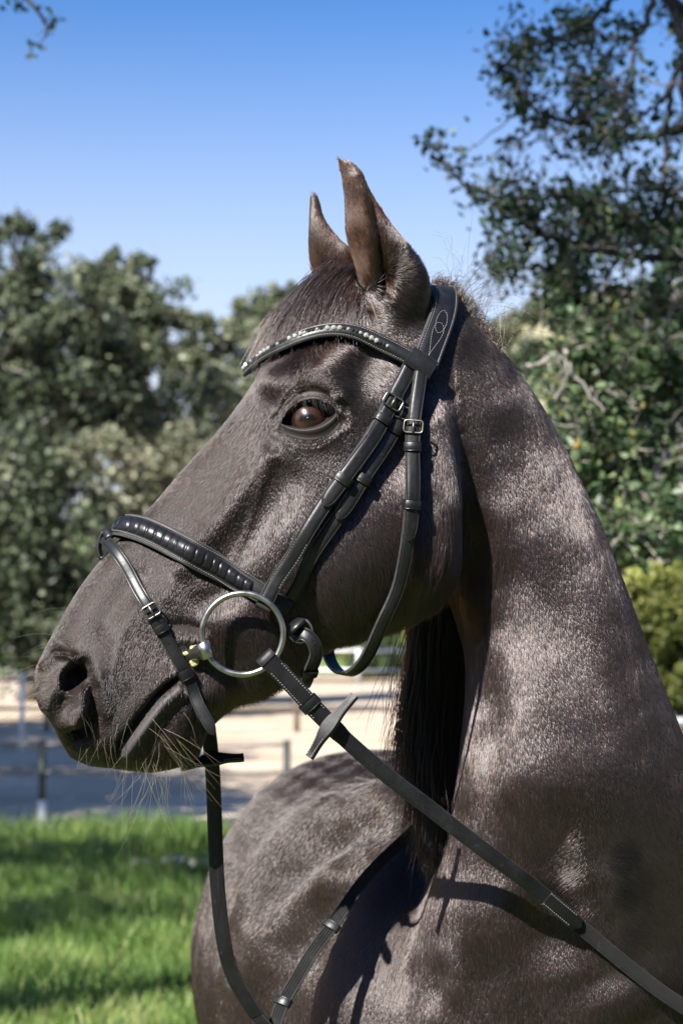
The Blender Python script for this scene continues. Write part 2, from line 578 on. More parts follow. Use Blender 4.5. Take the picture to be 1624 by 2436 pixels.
HEAD_RELIEF = [  # points, sigma px, height mm
    ([(735, 990)], 85, 7), ([(660, 905), (740, 895), (810, 930)], 26, 7),              # brow over the eye
    ([(850, 900), (880, 850)], 32, -7),                                                # hollow above the eye
    ([(770, 1075), (700, 1080)], 30, -3),
    ([(650, 1080), (560, 1190), (480, 1290), (440, 1345)], 20, 6.5), ([(660, 1075), (612, 1180), (585, 1260), (540, 1350)], 5, 1.6), ([(700, 1070), (690, 1160), (640, 1260)], 5, 1.3), ([(500, 1250), (440, 1330), (400, 1420)], 5, 1.4), ([(330, 1440), (290, 1520), (275, 1590)], 6, 1.5),                      # facial crest
    ([(690, 1140), (600, 1260), (540, 1330)], 28, -5),
    ([(640, 960), (520, 1110), (400, 1250)], 26, -3),
    ([(900, 1200), (850, 1350), (860, 1430)], 95, 6),                                   # cheek
    ([(720, 1330), (745, 1430), (770, 1520)], 22, -6),                                  # front edge of the cheek
    ([(1010, 1010), (1060, 1180), (1030, 1330)], 34, 7),                                # back edge of the jaw
    ([(900, 1000), (960, 1090)], 30, -3),
    ([(560, 1480), (610, 1540)], 45, 6), ([(500, 1640), (600, 1610)], 30, 5),           # lower jaw below the bit
    ([(400, 1400), (300, 1480)], 34, 4), ([(330, 1370), (260, 1470)], 24, -4), ([(560, 1390), (480, 1430)], 20, -3),
    ([(400, 1486), (440, 1484), (480, 1494)], 9, -2.2), ([(410, 1510), (480, 1514)], 10, 1.8),           # wrinkles by the corner of the mouth
    ([(300, 1600), (250, 1560)], 40, 3),
    ([(420, 1612), (372, 1657), (337, 1702), (308, 1740), (283, 1772), (266, 1806)], 6.5, -11),     # mouth
    ([(424, 1640), (390, 1668), (356, 1712), (326, 1752), (300, 1788)], 13, 7),           # lower lip
    ([(395, 1605), (345, 1655), (310, 1700), (275, 1745), (235, 1780)], 18, 4),         # upper lip
    ([(440, 1690), (420, 1760), (360, 1810)], 26, 4),                                   # chin
    ([(160, 1650)], 62, 9),                                                             # nostril wing
    ([(196, 1585), (216, 1640), (222, 1700), (205, 1745), (170, 1762)], 13, -15),       # fold behind the nostril
    ([(118, 1590), (140, 1563), (170, 1560), (192, 1585), (203, 1630), (200, 1680), (185, 1715)], 8.5, 6.5),  # rim
    ([(112, 1600), (104, 1640), (116, 1680)], 10, 4),
    ([(150, 1660), (165, 1705)], 15, 3),
    ([(236, 1620), (244, 1690)], 18, 5),
    ([(150, 1530), (165, 1545)], 8, -3),
]
NECK_RELIEF = [
    ([(1150, 1520), (1172, 1700), (1150, 1880)], 28, -5), ([(1230, 1350), (1260, 1600), (1275, 1850), (1250, 2080)], 58, 9),
    ([(1260, 1000), (1370, 1250), (1450, 1480), (1530, 1700)], 44, 8), ([(1285, 1250), (1335, 1480), (1400, 1720)], 38, -8),
    ([(1080, 830), (1130, 930), (1165, 1060), (1180, 1200)], 42, 5), ([(1180, 950), (1215, 1080), (1235, 1220)], 32, -4), ([(1180, 1100), (1185, 1250), (1175, 1400)], 34, 4),
    ([(1140, 1180), (1125, 1320), (1105, 1440)], 24, -8), ([(1435, 2020), (1458, 2110), (1468, 2200)], 20, 2.5),
    ([(1110, 2050), (1150, 2180), (1180, 2330)], 60, 6), ([(1290, 2080), (1310, 2200), (1325, 2330)], 44, -7), ([(1450, 2300), (1530, 2440)], 60, 6),
    ([(1050, 2240), (1020, 2420)], 24, -5), ([(1085, 2230), (1075, 2420)], 20, 4),
]
BODY_RELIEF = [
    ([(980, 1850), (860, 1890), (740, 1960), (640, 2060), (585, 2180), (555, 2300)], 26, 15), ([(960, 1950), (850, 1960), (760, 2020), (690, 2110), (630, 2250)], 30, -13),
    ([(930, 2020), (830, 2050), (720, 2130), (640, 2230), (590, 2350), (570, 2450)], 24, 14), ([(880, 2130), (760, 2220), (690, 2330)], 40, -6),
    ([(700, 1900), (600, 1990), (540, 2110), (515, 2250)], 24, -9),
]
co = coords(me); nr = normals_of(me)
w = near_w(co)
cam_mirror = np.where((w < 0)[:, None], mirror(co), co)
q_head = proj(cam_mirror)
q_all = proj(co)
# which vertices belong to the head (left of the jaw edge) and which to the neck
jaw = np.array([(1100, 700), (1075, 850), (1085, 1000), (1120, 1150), (1110, 1300), (1060, 1400), (1000, 1500), (960, 1560)], float)
jx = np.interp(q_head[:, 1], jaw[:, 1], jaw[:, 0])
is_head = (q_head[:, 0] < jx) & (q_head[:, 1] < 1900) & (np.abs(w) < .16) & (co[:, 1] < 2.4) & (q_head[:, 1] > 300)
side = np.clip(np.abs(nr @ NEAR) * 1.4 - .1, 0, 1)
face = np.clip(-nr[:, 1] * 1.5, 0, 1)
disp = np.zeros(len(co))
def relief(mask, q, gain, strokes, boost=1.0, fade=0.0):
    i = np.nonzero(mask & (gain > 0))[0]
    qq = q[i]
    for pts, s, h in strokes:
        h = h * boost
        P = np.asarray(pts, float)
        k = np.nonzero((qq > P.min(0) - 3.5 * s).all(1) & (qq < P.max(0) + 3.5 * s).all(1))[0]
        disp[i[k]] += stroke(qq[k], pts, s, fade) * h * gain[i[k]]
relief(is_head, q_head, side, HEAD_RELIEF, 1.35)
relief(~is_head & (co[:, 1] < 2.62), q_all, face, [(p_, s_ * 1.2, h_) for p_, s_, h_ in NECK_RELIEF], 1.35, .45)
relief(~is_head & (co[:, 1] > 2.5), q_all, np.clip(-(nr @ np.array([.5, .85, -.1])) * 2, 0, 1), [(p_, s_ * 1.3, h_) for p_, s_, h_ in BODY_RELIEF], 1.9, .35)
co = co + nr * (disp / 1000.0)[:, None]

# nostril: a deep opening on both sides
sgn = np.where(w < 0, -1.0, 1.0)
def ell(q, x, y, rx, ry, rot):
    c, s_ = math.cos(rot), math.sin(rot)
    dx, dy = q[:, 0] - x, q[:, 1] - y
    return np.sqrt(((dx * c + dy * s_) / rx) ** 2 + ((-dx * s_ + dy * c) / ry) ** 2)
e1 = ell(q_head, 179, 1616, 26, 36, .35)
hole = np.clip(1.15 - e1, 0, 1) ** .8 * 1.5
e2 = ell(q_head, 160, 1675, 24, 44, .15)
low = np.clip(1.2 - e2, 0, 1)
cav = np.where(is_head & (np.abs(w) > .015), np.clip(hole, 0, 1) * 32 + low * 14, 0) / 1000.0
co = co - (sgn * cav)[:, None] * NEAR
# eye socket: opening for the eyeball with an upper and a lower lid
EYE_PX = (737.0, 997.0)
ex_, ey_ = q_head[:, 0] - EYE_PX[0], q_head[:, 1] - EYE_PX[1]
u = (ex_ * math.cos(-.20) + ey_ * math.sin(-.20)) / 61.0
v = (-ex_ * math.sin(-.20) + ey_ * math.cos(-.20))
um = np.clip(1 - u ** 2, 0, 1)
up_edge = -37 * um ** .75 * (1 + .12 * u)
lo_edge = 26 * um ** .8
inside = np.minimum(v - up_edge, lo_edge - v)          # px inside the opening
inside = np.where(np.abs(u) < 1, inside, -np.hypot(np.clip(np.abs(u) - 1, 0, 9) * 61, v))
eye_on = is_head & (np.hypot(ex_, ey_) < 150)
sock = np.clip(inside / 9.0, 0, 1)
rim = np.exp(-0.5 * ((inside + 4) / 3.6) ** 2)
upf = v < (up_edge + lo_edge) / 2
fold = np.exp(-0.5 * ((inside + 22) / 5.0) ** 2)
fold2 = np.exp(-0.5 * ((inside + 34) / 6.0) ** 2)
wr = sum(np.exp(-0.5 * ((inside + o_ + 2.5 * np.sin(u * 2.2 + o_)) / 2.2) ** 2) for o_ in (13, 19, 27, 33))
amt = -sock * 17 - np.where(upf, 1.5, .9) * wr + rim * np.where(upf, 1.8, .8) - fold * np.where(upf, 1.6, .5) + fold2 * np.where(upf, 1.8, .6)
co = co + np.where(eye_on, amt / 1000.0 * sgn, 0)[:, None] * NEAR
# slit of the near ear
er = in_ell(co, 890, 560, 170, 200)
slit = stroke(q_all, [(868, 430), (888, 490), (903, 560), (910, 620), (913, 690)], 7.0)
depth = np.interp(q_all[:, 1], [420, 520, 600, 690, 715], [1, 6, 13, 17, 0])
lip = stroke(q_all, [(852, 430), (872, 500), (884, 570), (890, 630), (893, 680)], 11)
bk = stroke(q_all, [(960, 590), (985, 650), (990, 700)], 22)
co = co + np.where(er, (-slit * depth + lip * 4 + bk * 1.5) / 1000.0, 0)[:, None] * NEAR
me.vertices.foreach_set('co', co.astype(np.float32).ravel()); me.update()
E_ = edges_of(me)
co = laplace(co, E_, 2, np.full(len(co), .35))
me.vertices.foreach_set('co', co.astype(np.float32).ravel()); me.update()

bare = np.where(is_head, stroke(q_head, [(424, 1640), (390, 1668), (356, 1712), (326, 1752), (300, 1788)], 12) + .2 * np.clip(1.3 - ell(q_head, 737, 997, 72, 44, -.2), 0, 1), 0)
ba = me.attributes.new('bare', 'FLOAT', 'POINT'); ba.data.foreach_set('value', np.clip(bare, 0, 1).astype(np.float32))
horse = thing('horse', 'dark brown horse with its head in profile wearing a black bridle', 'horse', (0.15, 3.2, 0))
body = obj('body', me, M['skin'], horse)
# look-up of the surface
nv = len(me.vertices)
HV = coords(me); HN = normals_of(me)
me.calc_loop_triangles()
tri = np.zeros(len(me.loop_triangles) * 3, np.int32); me.loop_triangles.foreach_get('vertices', tri)
tri = tri.reshape(-1, 3)
BVH = BVHTree.FromPolygons([tuple(p) for p in HV], [tuple(t) for t in tri])
def hit(px, py):
    d = ray(px, py); d = d / np.linalg.norm(d)
    loc, nrm, idx, dist = BVH.ray_cast(Vector(CAMP), Vector(d))
    return (None, None) if loc is None else (np.array(loc), np.array(nrm))
print('horse verts', nv, 'tris', len(tri))
# ------------------------------------------------------------------ coat, mane, forelock, whiskers
def make_hair_mat(name, melanin, redness, rough=.32, rand=.35, radial=.45, off=2.0, tint=None, gloss=None, goff=0.0, vary=False):
    m = bpy.data.materials.new(name); m.use_nodes = True
    nt = m.node_tree; nt.nodes.clear()
    h = nt.nodes.new('ShaderNodeBsdfHairPrincipled')
    h.model = 'CHIANG'
    if tint is None:
        h.parametrization = 'MELANIN'
        h.inputs['Melanin'].default_value = melanin
        h.inputs['Melanin Redness'].default_value = redness
        h.inputs['Random Color'].default_value = rand
    else:
        h.parametrization = 'COLOR'
        h.inputs['Color'].default_value = (*tint, 1)
    h.inputs['Roughness'].default_value = rough
    h.inputs['Radial Roughness'].default_value = radial
    h.inputs['Random Roughness'].default_value = .25
    h.inputs['Offset'].default_value = math.radians(off)
    o = nt.nodes.new('ShaderNodeOutputMaterial')
    if gloss:
        g = nt.nodes.new('ShaderNodeBsdfHair'); g.component = 'Reflection'
        g.inputs['Color'].default_value = (*gloss, 1)
        g.inputs['Offset'].default_value = math.radians(goff)
        g.inputs['RoughnessU'].default_value = .05
        g.inputs['RoughnessV'].default_value = .45
        if vary:      # dust and summer bleaching change the coat in broad patches
            t1 = noise(nt, 7.0, 4, .6); t2 = noise(nt, 22.0, 3, .6)
            sm_ = N(nt, 'ShaderNodeMath', operation='MULTIPLY'); nt.links.new(t1.outputs['Fac'], sm_.inputs[0]); nt.links.new(t2.outputs['Fac'], sm_.inputs[1])
            rp = ramp(nt, sm_.outputs[0], [(.13, tuple(c * .8 for c in gloss)), (.26, gloss), (.40, tuple(c * 1.2 for c in gloss))])
            nt.links.new(rp.outputs[0], g.inputs['Color'])
            rr = N(nt, 'ShaderNodeMapRange'); rr.inputs['From Min'].default_value = .3; rr.inputs['From Max'].default_value = .7
            rr.inputs['To Min'].default_value = melanin + .015; rr.inputs['To Max'].default_value = melanin - .05
            t3 = noise(nt, 6.0, 3, .6); nt.links.new(t3.outputs['Fac'], rr.inputs['Value']); nt.links.new(rr.outputs[0], h.inputs['Melanin'])
        ad = nt.nodes.new('ShaderNodeAddShader')
        nt.links.new(h.outputs[0], ad.inputs[0]); nt.links.new(g.outputs[0], ad.inputs[1]); nt.links.new(ad.outputs[0], o.inputs['Surface'])
    else:
        nt.links.new(h.outputs[0], o.inputs['Surface'])
    return m
M['coat'] = make_hair_mat('coat_hair', .972, .95, .22, .4, gloss=(.0345, .0318, .0318), goff=9.5, vary=True)
M['forelock'] = make_hair_mat('forelock_hair', .93, .55, .28, .4, gloss=(.03, .029, .03), goff=4.0)
M['mane'] = make_hair_mat('mane_hair', .985, .3, .3, .2)
M['whisker'] = make_hair_mat('whisker_hair', .22, .3, .3, .6)
M['ear_hair'] = make_hair_mat('ear_hair', .88, .45, .35, .5, gloss=(.02, .02, .02))
M['tuft_hair'] = make_hair_mat('tuft_hair', .82, .35, .35, .5, gloss=(.04, .04, .04))

def hair_object(name, P, R, mat_, parent):
    """P (n,k,3) points, R (k,) or (n,k) radii"""
    n, k = P.shape[:2]
    hc = bpy.data.hair_curves.new(name)
    hc.add_curves([k] * n)
    hc.attributes['position'].data.foreach_set('vector', np.ascontiguousarray(P, np.float32).ravel())
    a = hc.attributes.get('radius') or hc.attributes.new('radius', 'FLOAT', 'POINT')
    a.data.foreach_set('value', np.ascontiguousarray(np.broadcast_to(R, (n, k)), np.float32).ravel())
    hc.materials.append(mat_)
    return obj(name, hc, None, parent, shade=False)

FLOW = np.array([  # px, py, direction of growth in the picture, length mm
    (700, 740, -.5, .85, 22), (800, 720, -.6, .8, 18), (660, 830, -.45, .9, 12), (900, 760, .85, .4, 9), (1000, 790, .6, .8, 9), (820, 880, .8, .25, 7),
    (740, 920, .1, -.3, 4), (690, 1060, -.2, 1, 6), (780, 1060, .3, 1, 6), (620, 960, -.5, .8, 7), (560, 1060, -.55, .8, 7), (450, 1160, -.6, .8, 7),
    (350, 1260, -.55, .85, 6), (250, 1380, -.5, .9, 5), (180, 1470, -.5, .9, 4), (600, 1180, -.15, 1, 8), (500, 1320, -.2, 1, 7), (400, 1400, -.3, 1, 6),
    (300, 1500, -.35, .95, 5), (230, 1560, -.2, 1, 3.5), (330, 1620, -.4, .9, 3.5), (170, 1640, .0, 1, 2.5), (200, 1770, -.2, 1, 3), (300, 1700, -.45, .85, 3),
    (350, 1740, -.3, .9, 3), (400, 1760, .0, 1, 6), (440, 1700, .15, 1, 8), (800, 1150, .2, 1, 9), (900, 1050, .45, .85, 9), (820, 1330, .42, .9, 12),
    (900, 1250, .4, .9, 12), (740, 1450, .35, .93, 14), (860, 1470, .25, .96, 17), (980, 1420, .0, 1, 22), (1000, 1200, .15, 1, 13), (1060, 1150, .02, 1, 14),
    (1080, 1300, -.1, 1, 24), (1040, 1390, -.2, 1, 26), (560, 1480, .25, .97, 11), (620, 1560, .3, .95, 13), (520, 1620, .1, 1, 17), (600, 1650, .5, .85, 18),
    (690, 1600, .5, .85, 16), (700, 1250, .1, 1, 9), (480, 1500, -.1, 1, 8), (1080, 800, .75, .65, 9), (1130, 900, .5, .85, 9), (1060, 950, .2, 1, 10),
    (1200, 980, .45, .9, 9), (1150, 1100, .1, 1, 11), (1250, 1150, .2, 1, 10), (1200, 1300, .02, 1, 12), (1140, 1330, -.2, 1, 24), (1125, 1420, -.35, .93, 26),
    (1300, 1350, .2, 1, 10), (1180, 1500, .25, .96, 13), (1300, 1500, .15, 1, 12), (1340, 1580, .3, .95, 13), (1400, 1450, .35, .93, 10), (1200, 1700, .22, .97, 13),
    (1350, 1750, .35, .93, 12), (1500, 1750, .42, .9, 10), (1120, 1850, .1, 1, 12), (1300, 1950, .3, .95, 12), (1370, 2000, -.6, .6, 10), (1376, 2080, -.8, .5, 11), (1392, 2160, -.7, .7, 11), (1415, 1995, .2, .6, 9), (1418, 2090, .0, 1, 9), (1432, 2200, .1, 1, 9),
    (1462, 2040, .9, .1, 11), (1474, 2120, .95, .3, 11), (1482, 2210, .9, .5, 11), (1500, 2290, .6, .8, 11), (1560, 2000, .5, .85, 10), (1200, 2150, .1, 1, 11), (1050, 2250, .02, 1, 11), (1200, 2380, .05, 1, 11),
    (1400, 2380, .2, 1, 11), (1580, 2350, .4, .9, 11), (860, 520, -.45, -.8, 8), (840, 440, -.35, -.9, 6), (890, 460, -.2, -.95, 6), (940, 580, .05, -.95, 8), (975, 630, .8, -.5, 9), (1000, 665, .9, .3, 11),
    (950, 700, .6, .7, 12), (866, 630, -.6, -.6, 10), (745, 540, -.4, -.85, 7), (790, 600, -.1, -.95, 8), (700, 1980, -.4, .9, 9), (900, 1900, -.3, .9, 9),
    (600, 2200, -.1, 1, 9), (800, 2300, -.1, 1, 9)], float)
def flow_at(q):
    d2 = ((q[:, None, :] - FLOW[None, :, :2]) ** 2).sum(2) + 500.0
    wt = d2 ** -1.5
    wt /= wt.sum(1, keepdims=True)
    return wt @ FLOW[:, 2:4], wt @ FLOW[:, 4]

def tri_data():
    A, B, C = HV[tri[:, 0]], HV[tri[:, 1]], HV[tri[:, 2]]
    return A, B, C, 0.5 * np.linalg.norm(np.cross(B - A, C - A), axis=1)
TA, TB, TC, TAREA = tri_data()
def smooth_noise(P, f, seed):
    """cheap smooth vector noise"""
    r = np.random.default_rng(seed)
    out = np.zeros((len(P), 3))
    for k in range(5):
        d = r.normal(size=(3, 3)) * f * (1 + .5 * k)
        out += np.sin(P @ d + r.uniform(0, 6.28, 3)) / (1 + .4 * k)
    return out / 2.2
def coat(n, dens, seed):
    r = np.random.default_rng(seed)
    wgt = TAREA * dens
    c = np.cumsum(wgt); c /= c[-1]
    i = np.searchsorted(c, r.random(n))
    a, b = r.random(n), r.random(n)
    f = a + b > 1
    a[f], b[f] = 1 - a[f], 1 - b[f]
    t = tri[i]
    P = HV[t[:, 0]] * (1 - a - b)[:, None] + HV[t[:, 1]] * a[:, None] + HV[t[:, 2]] * b[:, None]
    Nn = HN[t[:, 0]] * (1 - a - b)[:, None] + HN[t[:, 1]] * a[:, None] + HN[t[:, 2]] * b[:, None]
    Nn /= np.linalg.norm(Nn, axis=1)[:, None] + 1e-9
    return P, Nn, r
centre = (TA + TB + TC) / 3
tn = (HN[tri[:, 0]] + HN[tri[:, 1]] + HN[tri[:, 2]]) / 3
view = centre - CAMP; view /= np.linalg.norm(view, axis=1)[:, None]
facing = -(tn * view).sum(1)
qc = proj(centre)
infr = (qc[:, 0] > -60) & (qc[:, 0] < 1690) & (qc[:, 1] > 300) & (qc[:, 1] < 2520) & (centre[:, 2] > .9)
fore = centre[:, 1] < 2.62
dens = np.where(infr, np.clip(facing * 2 + .35, 0.0, 1), 0) * np.where(fore, 1.0, .02) + .010
# bare skin: inside the eye opening, the nostril, on the lips
wt_ = near_w(centre)
eh = ell(qc, 737, 997, 62, 36, -.2); dens = np.where((eh < 1) & (wt_ > 0), 0, dens)
eh = ell(qc, 737, 997, 80, 50, -.2); dens = np.where((eh < 1) & (wt_ > 0), dens * .35, dens)
eh = ell(qc, 172, 1625, 26, 38, .4); dens = np.where((eh < 1) & (wt_ > 0), dens * .25, dens)
lipm = stroke(qc, [(424, 1640), (390, 1668), (356, 1712), (326, 1752), (300, 1788)], 13)
dens = np.where(wt_ > 0, dens * (1 - .93 * lipm), dens)

def grow(name, NH, dens, seed, material, gain=1.0, lifted=0.0, lenk=1.0):
    P, Nn, r = coat(NH, dens, seed)
    dq = proj(P)
    fl = np.zeros((NH, 2)); ln = np.zeros(NH)
    for k in range(0, NH, 50000):
        fl[k:k + 50000], ln[k:k + 50000] = flow_at(dq[k:k + 50000])
    D = np.stack([fl[:, 0], np.zeros(NH), -fl[:, 1]], 1)
    nz = smooth_noise(P, 55.0, 3) * .10 + smooth_noise(P, 260.0, 4) * .05 + r.normal(size=(NH, 3)) * .06
    D = D / (np.linalg.norm(D, axis=1)[:, None] + 1e-9) + nz
    D -= Nn * (D * Nn).sum(1)[:, None]
    D /= np.linalg.norm(D, axis=1)[:, None] + 1e-9
    L = ln / 1000.0 * r.uniform(.65, 1.25, NH) * lenk
    lift = r.uniform(.07, .13, NH) + np.clip((L - .014) * 6, 0, .12) + lifted
    p0 = P - Nn * .0008
    p1 = P + D * (L * .45)[:, None] + Nn * (L * .45 * lift)[:, None]
    p2 = P + D * L[:, None] + Nn * (L * lift * .75)[:, None]
    p2[:, 2] -= np.clip(L - .014, 0, .02) * .25
    rad = np.where(P[:, 1] < 2.62, 1.0, 2.4) * gain
    longer = np.clip(1 + (L - .010) * 12, .8, 1.15)
    R3 = np.stack([.00017 * rad * longer, .00015 * rad * longer, .00004 * rad], 1)
    o = hair_object(name, np.stack([p0, p1, p2], 1), R3, material, horse)
    o['kind'] = 'stuff'
    return o
grow('coat', 400000, dens, 11, M['coat'])
M['barrel_coat'] = make_hair_mat('barrel_coat_hair', .87, .95, .30, .4, gloss=(.021, .0190, .018), goff=5.0)
grow('coat', 70000, np.where(fore | ~infr, 0, np.clip(facing * 2 + .35, 0, 1)), 13, M['barrel_coat'], .62)
eard = np.where((qc[:, 1] < 690) & (qc[:, 0] < 1040), dens * (stroke(qc, [(828, 420), (850, 520), (868, 640)], 24) + .7 * stroke(qc, [(745, 500), (760, 620)], 16) + .5 * stroke(qc, [(965, 660), (985, 700)], 20)), 0)
grow('ear_hair', 16000, eard, 12, M['ear_hair'], .9, .12, 1.15)
# forelock: longer hair combed from between the ears over the forehead
def strands(n, roots, tips, bend, r, jit, k=6, kink=.004):
    """roots, tips (m,3) matched guides; n strands spread between the guides"""
    m = len(roots)
    out = np.zeros((n, k, 3))
    g = r.uniform(0, m - 1.001, n); i = g.astype(int); f = (g - i)[:, None]
    A = roots[i] * (1 - f) + roots[i + 1] * f + r.normal(size=(n, 3)) * jit[0]
    B = tips[i] * (1 - f) + tips[i + 1] * f + r.normal(size=(n, 3)) * jit[1]
    bd = bend[i] * (1 - f) + bend[i + 1] * f
    t = np.linspace(0, 1, k)
    for j in range(k):
        out[:, j] = A * (1 - t[j]) + B * t[j] + bd * (4 * t[j] * (1 - t[j])) + smooth_noise(A, 300, 9) * kink * t[j] + r.normal(size=(n, 3)) * kink * .25 * t[j]
    return out
rf = np.random.default_rng(21)
FL = []
for (ax, ay, bx, by, w0, w1) in ((905, 668, 850, 800, .034, .062), (880, 660, 795, 806, .028, .058), (850, 655, 742, 818, .02, .050), (830, 655, 700, 838, .012, .042),
                                 (810, 655, 660, 858, .004, .030), (790, 658, 636, 866, -.004, .020), (770, 664, 618, 872, -.012, .010), (780, 672, 622, 866, -.03, -.02)):
    FL.append((hp(ax, ay, w0), hp(bx, by, w1), NEAR * .006 + np.array([-.009, 0, .007])))
FLr, FLt, FLb = (np.array([q[j] for q in FL]) for j in range(3))
S = strands(9000, FLr, FLt, FLb, rf, (.006, .008), 6, .003)
# keep the strands on the outside of the head
sh = S.shape
flat = S.reshape(-1, 3)
for j in range(len(flat)):
    loc, nrm, idx, dist = BVH.find_nearest(Vector(flat[j]))
    s_ = (Vector(flat[j]) - loc).dot(nrm)
    want = .0015 + (.0055 if j % 6 < 4 else .0015) * rf.random()
    if s_ < want:
        flat[j] = np.array(loc + nrm * want)
S = flat.reshape(sh)
hair_object('forelock', S, np.array([.00022, .00022, .0002, .00018, .00013, .00005]), M['forelock'], horse)

# mane: short upright tuft at the poll, then long hair falling on the far side of the neck
rm_ = np.random.default_rng(5)
crest = [(1030, 680), (1060, 700), (1085, 725), (1112, 758), (1145, 795), (1172, 830)]
G0 = np.array([at(x, y + 12, 2.215 + .0 * i) for i, (x, y) in enumerate(crest)])
G1 = np.array([at(x, y, 2.22) for x, y in ((1046, 668), (1082, 660), (1118, 692), (1148, 742), (1172, 790), (1192, 832))])
Bd = np.tile(np.array([.004, .0, .014]), (6, 1))
T1 = strands(1500, G0, G0 * .45 + G1 * .55, Bd * .4, rm_, (.007, .006), 6, .005)
hair_object('poll_tuft', T1, np.array([.0002, .0002, .0002, .00018, .00013, .00005]), M['tuft_hair'], horse)
T2 = strands(170, G0[1:], G1[1:] + np.array([.012, 0, .02]), Bd[1:], rm_, (.012, .03), 6, .014)
hair_object('flyaway_hair', T2, np.array([.00012, .00012, .00012, .0001, .0001, .00005]), M['tuft_hair'], horse)
# long mane seen past the throat
GR = np.array([at(x, y, Y) for x, y, Y in ((1010, 1400, 2.335), (1040, 1420, 2.335), (1070, 1440, 2.34), (1100, 1480, 2.345), (1120, 1520, 2.35))])
GT = np.array([at(x, y, Y) for x, y, Y in ((985, 1830, 2.36), (1020, 1950, 2.36), (1045, 2040, 2.37), (1075, 2060, 2.38), (1100, 2060, 2.38))])
Bm = np.tile(np.array([-.004, .0, .0]), (5, 1))
T3 = strands(5200, GR, GT, Bm, rm_, (.010, .014), 8, .010)
hair_object('mane', T3, np.array([.00032] * 7 + [.0001]), M['mane'], horse)
T4 = strands(260, GR[:2], GT[:2] + np.array([-.012, 0, .05]), Bm[:2], rm_, (.012, .02), 8, .012)
hair_object('mane', T4, np.array([.00026] * 7 + [.0001]), M['mane'], horse)

# whiskers of the muzzle and chin, lashes
W = []
rw = np.random.default_rng(17)
def whisk(px, py, dx, dy, Lmm, curl):
    p, n_ = hit(px, py)
    if p is None: return
    d = np.array([dx, 0, -dy], float); d /= np.linalg.norm(d)
    d = d + n_ * .5 * rw.uniform(.3, 1.0); d /= np.linalg.norm(d)
    L = Lmm / 1000
    c = np.array([curl * 1.4, 0, -.38]) * L
    t = np.linspace(0, 1, 6)[:, None]
    W.append(p + d * L * t + c * t ** 2)
for k in range(28):
    whisk(rw.uniform(290, 455), rw.uniform(1786, 1828), rw.uniform(-.5, .5), rw.uniform(.5, 1), rw.uniform(22, 85), rw.uniform(-.5, .5))
for k in range(15):
    whisk(rw.uniform(350, 455), rw.uniform(1690, 1790), rw.uniform(-.2, 1.1), rw.uniform(.2, .8), rw.uniform(22, 75), rw.uniform(-.3, .6))
for k in range(34):
    whisk(rw.uniform(84, 150), rw.uniform(1570, 1700), -1, rw.uniform(-.7, .6), rw.uniform(14, 45), rw.uniform(-.2, .1))
for k in range(10):
    whisk(rw.uniform(110, 190), rw.uniform(1440, 1560), -1, rw.uniform(-.4, .1), rw.uniform(18, 50), -.1)
for k in range(26):
    whisk(rw.uniform(180, 330), rw.uniform(1690, 1790), rw.uniform(-.5, .6), .7, rw.uniform(10, 38), rw.uniform(-.2, .3))
for k in range(22):
    whisk(rw.uniform(150, 200), rw.uniform(1590, 1640), rw.uniform(-.2, .3), 1, rw.uniform(8, 18), 0)
hair_object('whisker', np.array(W), np.array([.00017, .00016, .00014, .00012, .0001, .00004]), M['whisker'], horse)
W = []
for k in range(44):
    x = rw.uniform(690, 800); f_ = (x - 690) / 110
    whisk(x, 974 - 22 * math.sin(math.pi * f_) + rw.uniform(-3, 3), rw.uniform(-.1, .4), .55, rw.uniform(6, 11), .3)
hair_object('eyelash', np.array(W), np.array([.00018, .00017, .00015, .00012, .0001, .00004]), M['mane'], horse)

# ------------------------------------------------------------------ eye
def make_eye():
    m, nt, b = mat('eye_ball')
    geo = N(nt, 'ShaderNodeNewGeometry')
    at_ = N(nt, 'ShaderNodeAttribute', attribute_name='iris')
    s = N(nt, 'ShaderNodeSeparateXYZ'); nt.links.new(at_.outputs['Vector'], s.inputs[0])
    t = noise(nt, 220, 3, sc=(1, 1, 4))
    add = N(nt, 'ShaderNodeMath', operation='MULTIPLY_ADD'); nt.links.new(t.outputs['Fac'], add.inputs[0]); add.inputs[1].default_value = .16
    nt.links.new(s.outputs[0], add.inputs[2])
    r = ramp(nt, add.outputs[0], [(0.0, (.004, .003, .003)), (.34, (.006, .004, .004)), (.44, (.024, .009, .0045)), (.80, (.040, .014, .0065)), (.94, (.014, .006, .004)), (1.0, (.012, .008, .007))])
    nt.links.new(r.outputs[0], b.inputs['Base Color'])
    b.inputs['Roughness'].default_value = .28
    b.inputs['Coat Weight'].default_value = 1.0
    b.inputs['Coat Roughness'].default_value = .02
    b.inputs['Coat IOR'].default_value = 1.42
    return m
M['eye'] = make_eye()
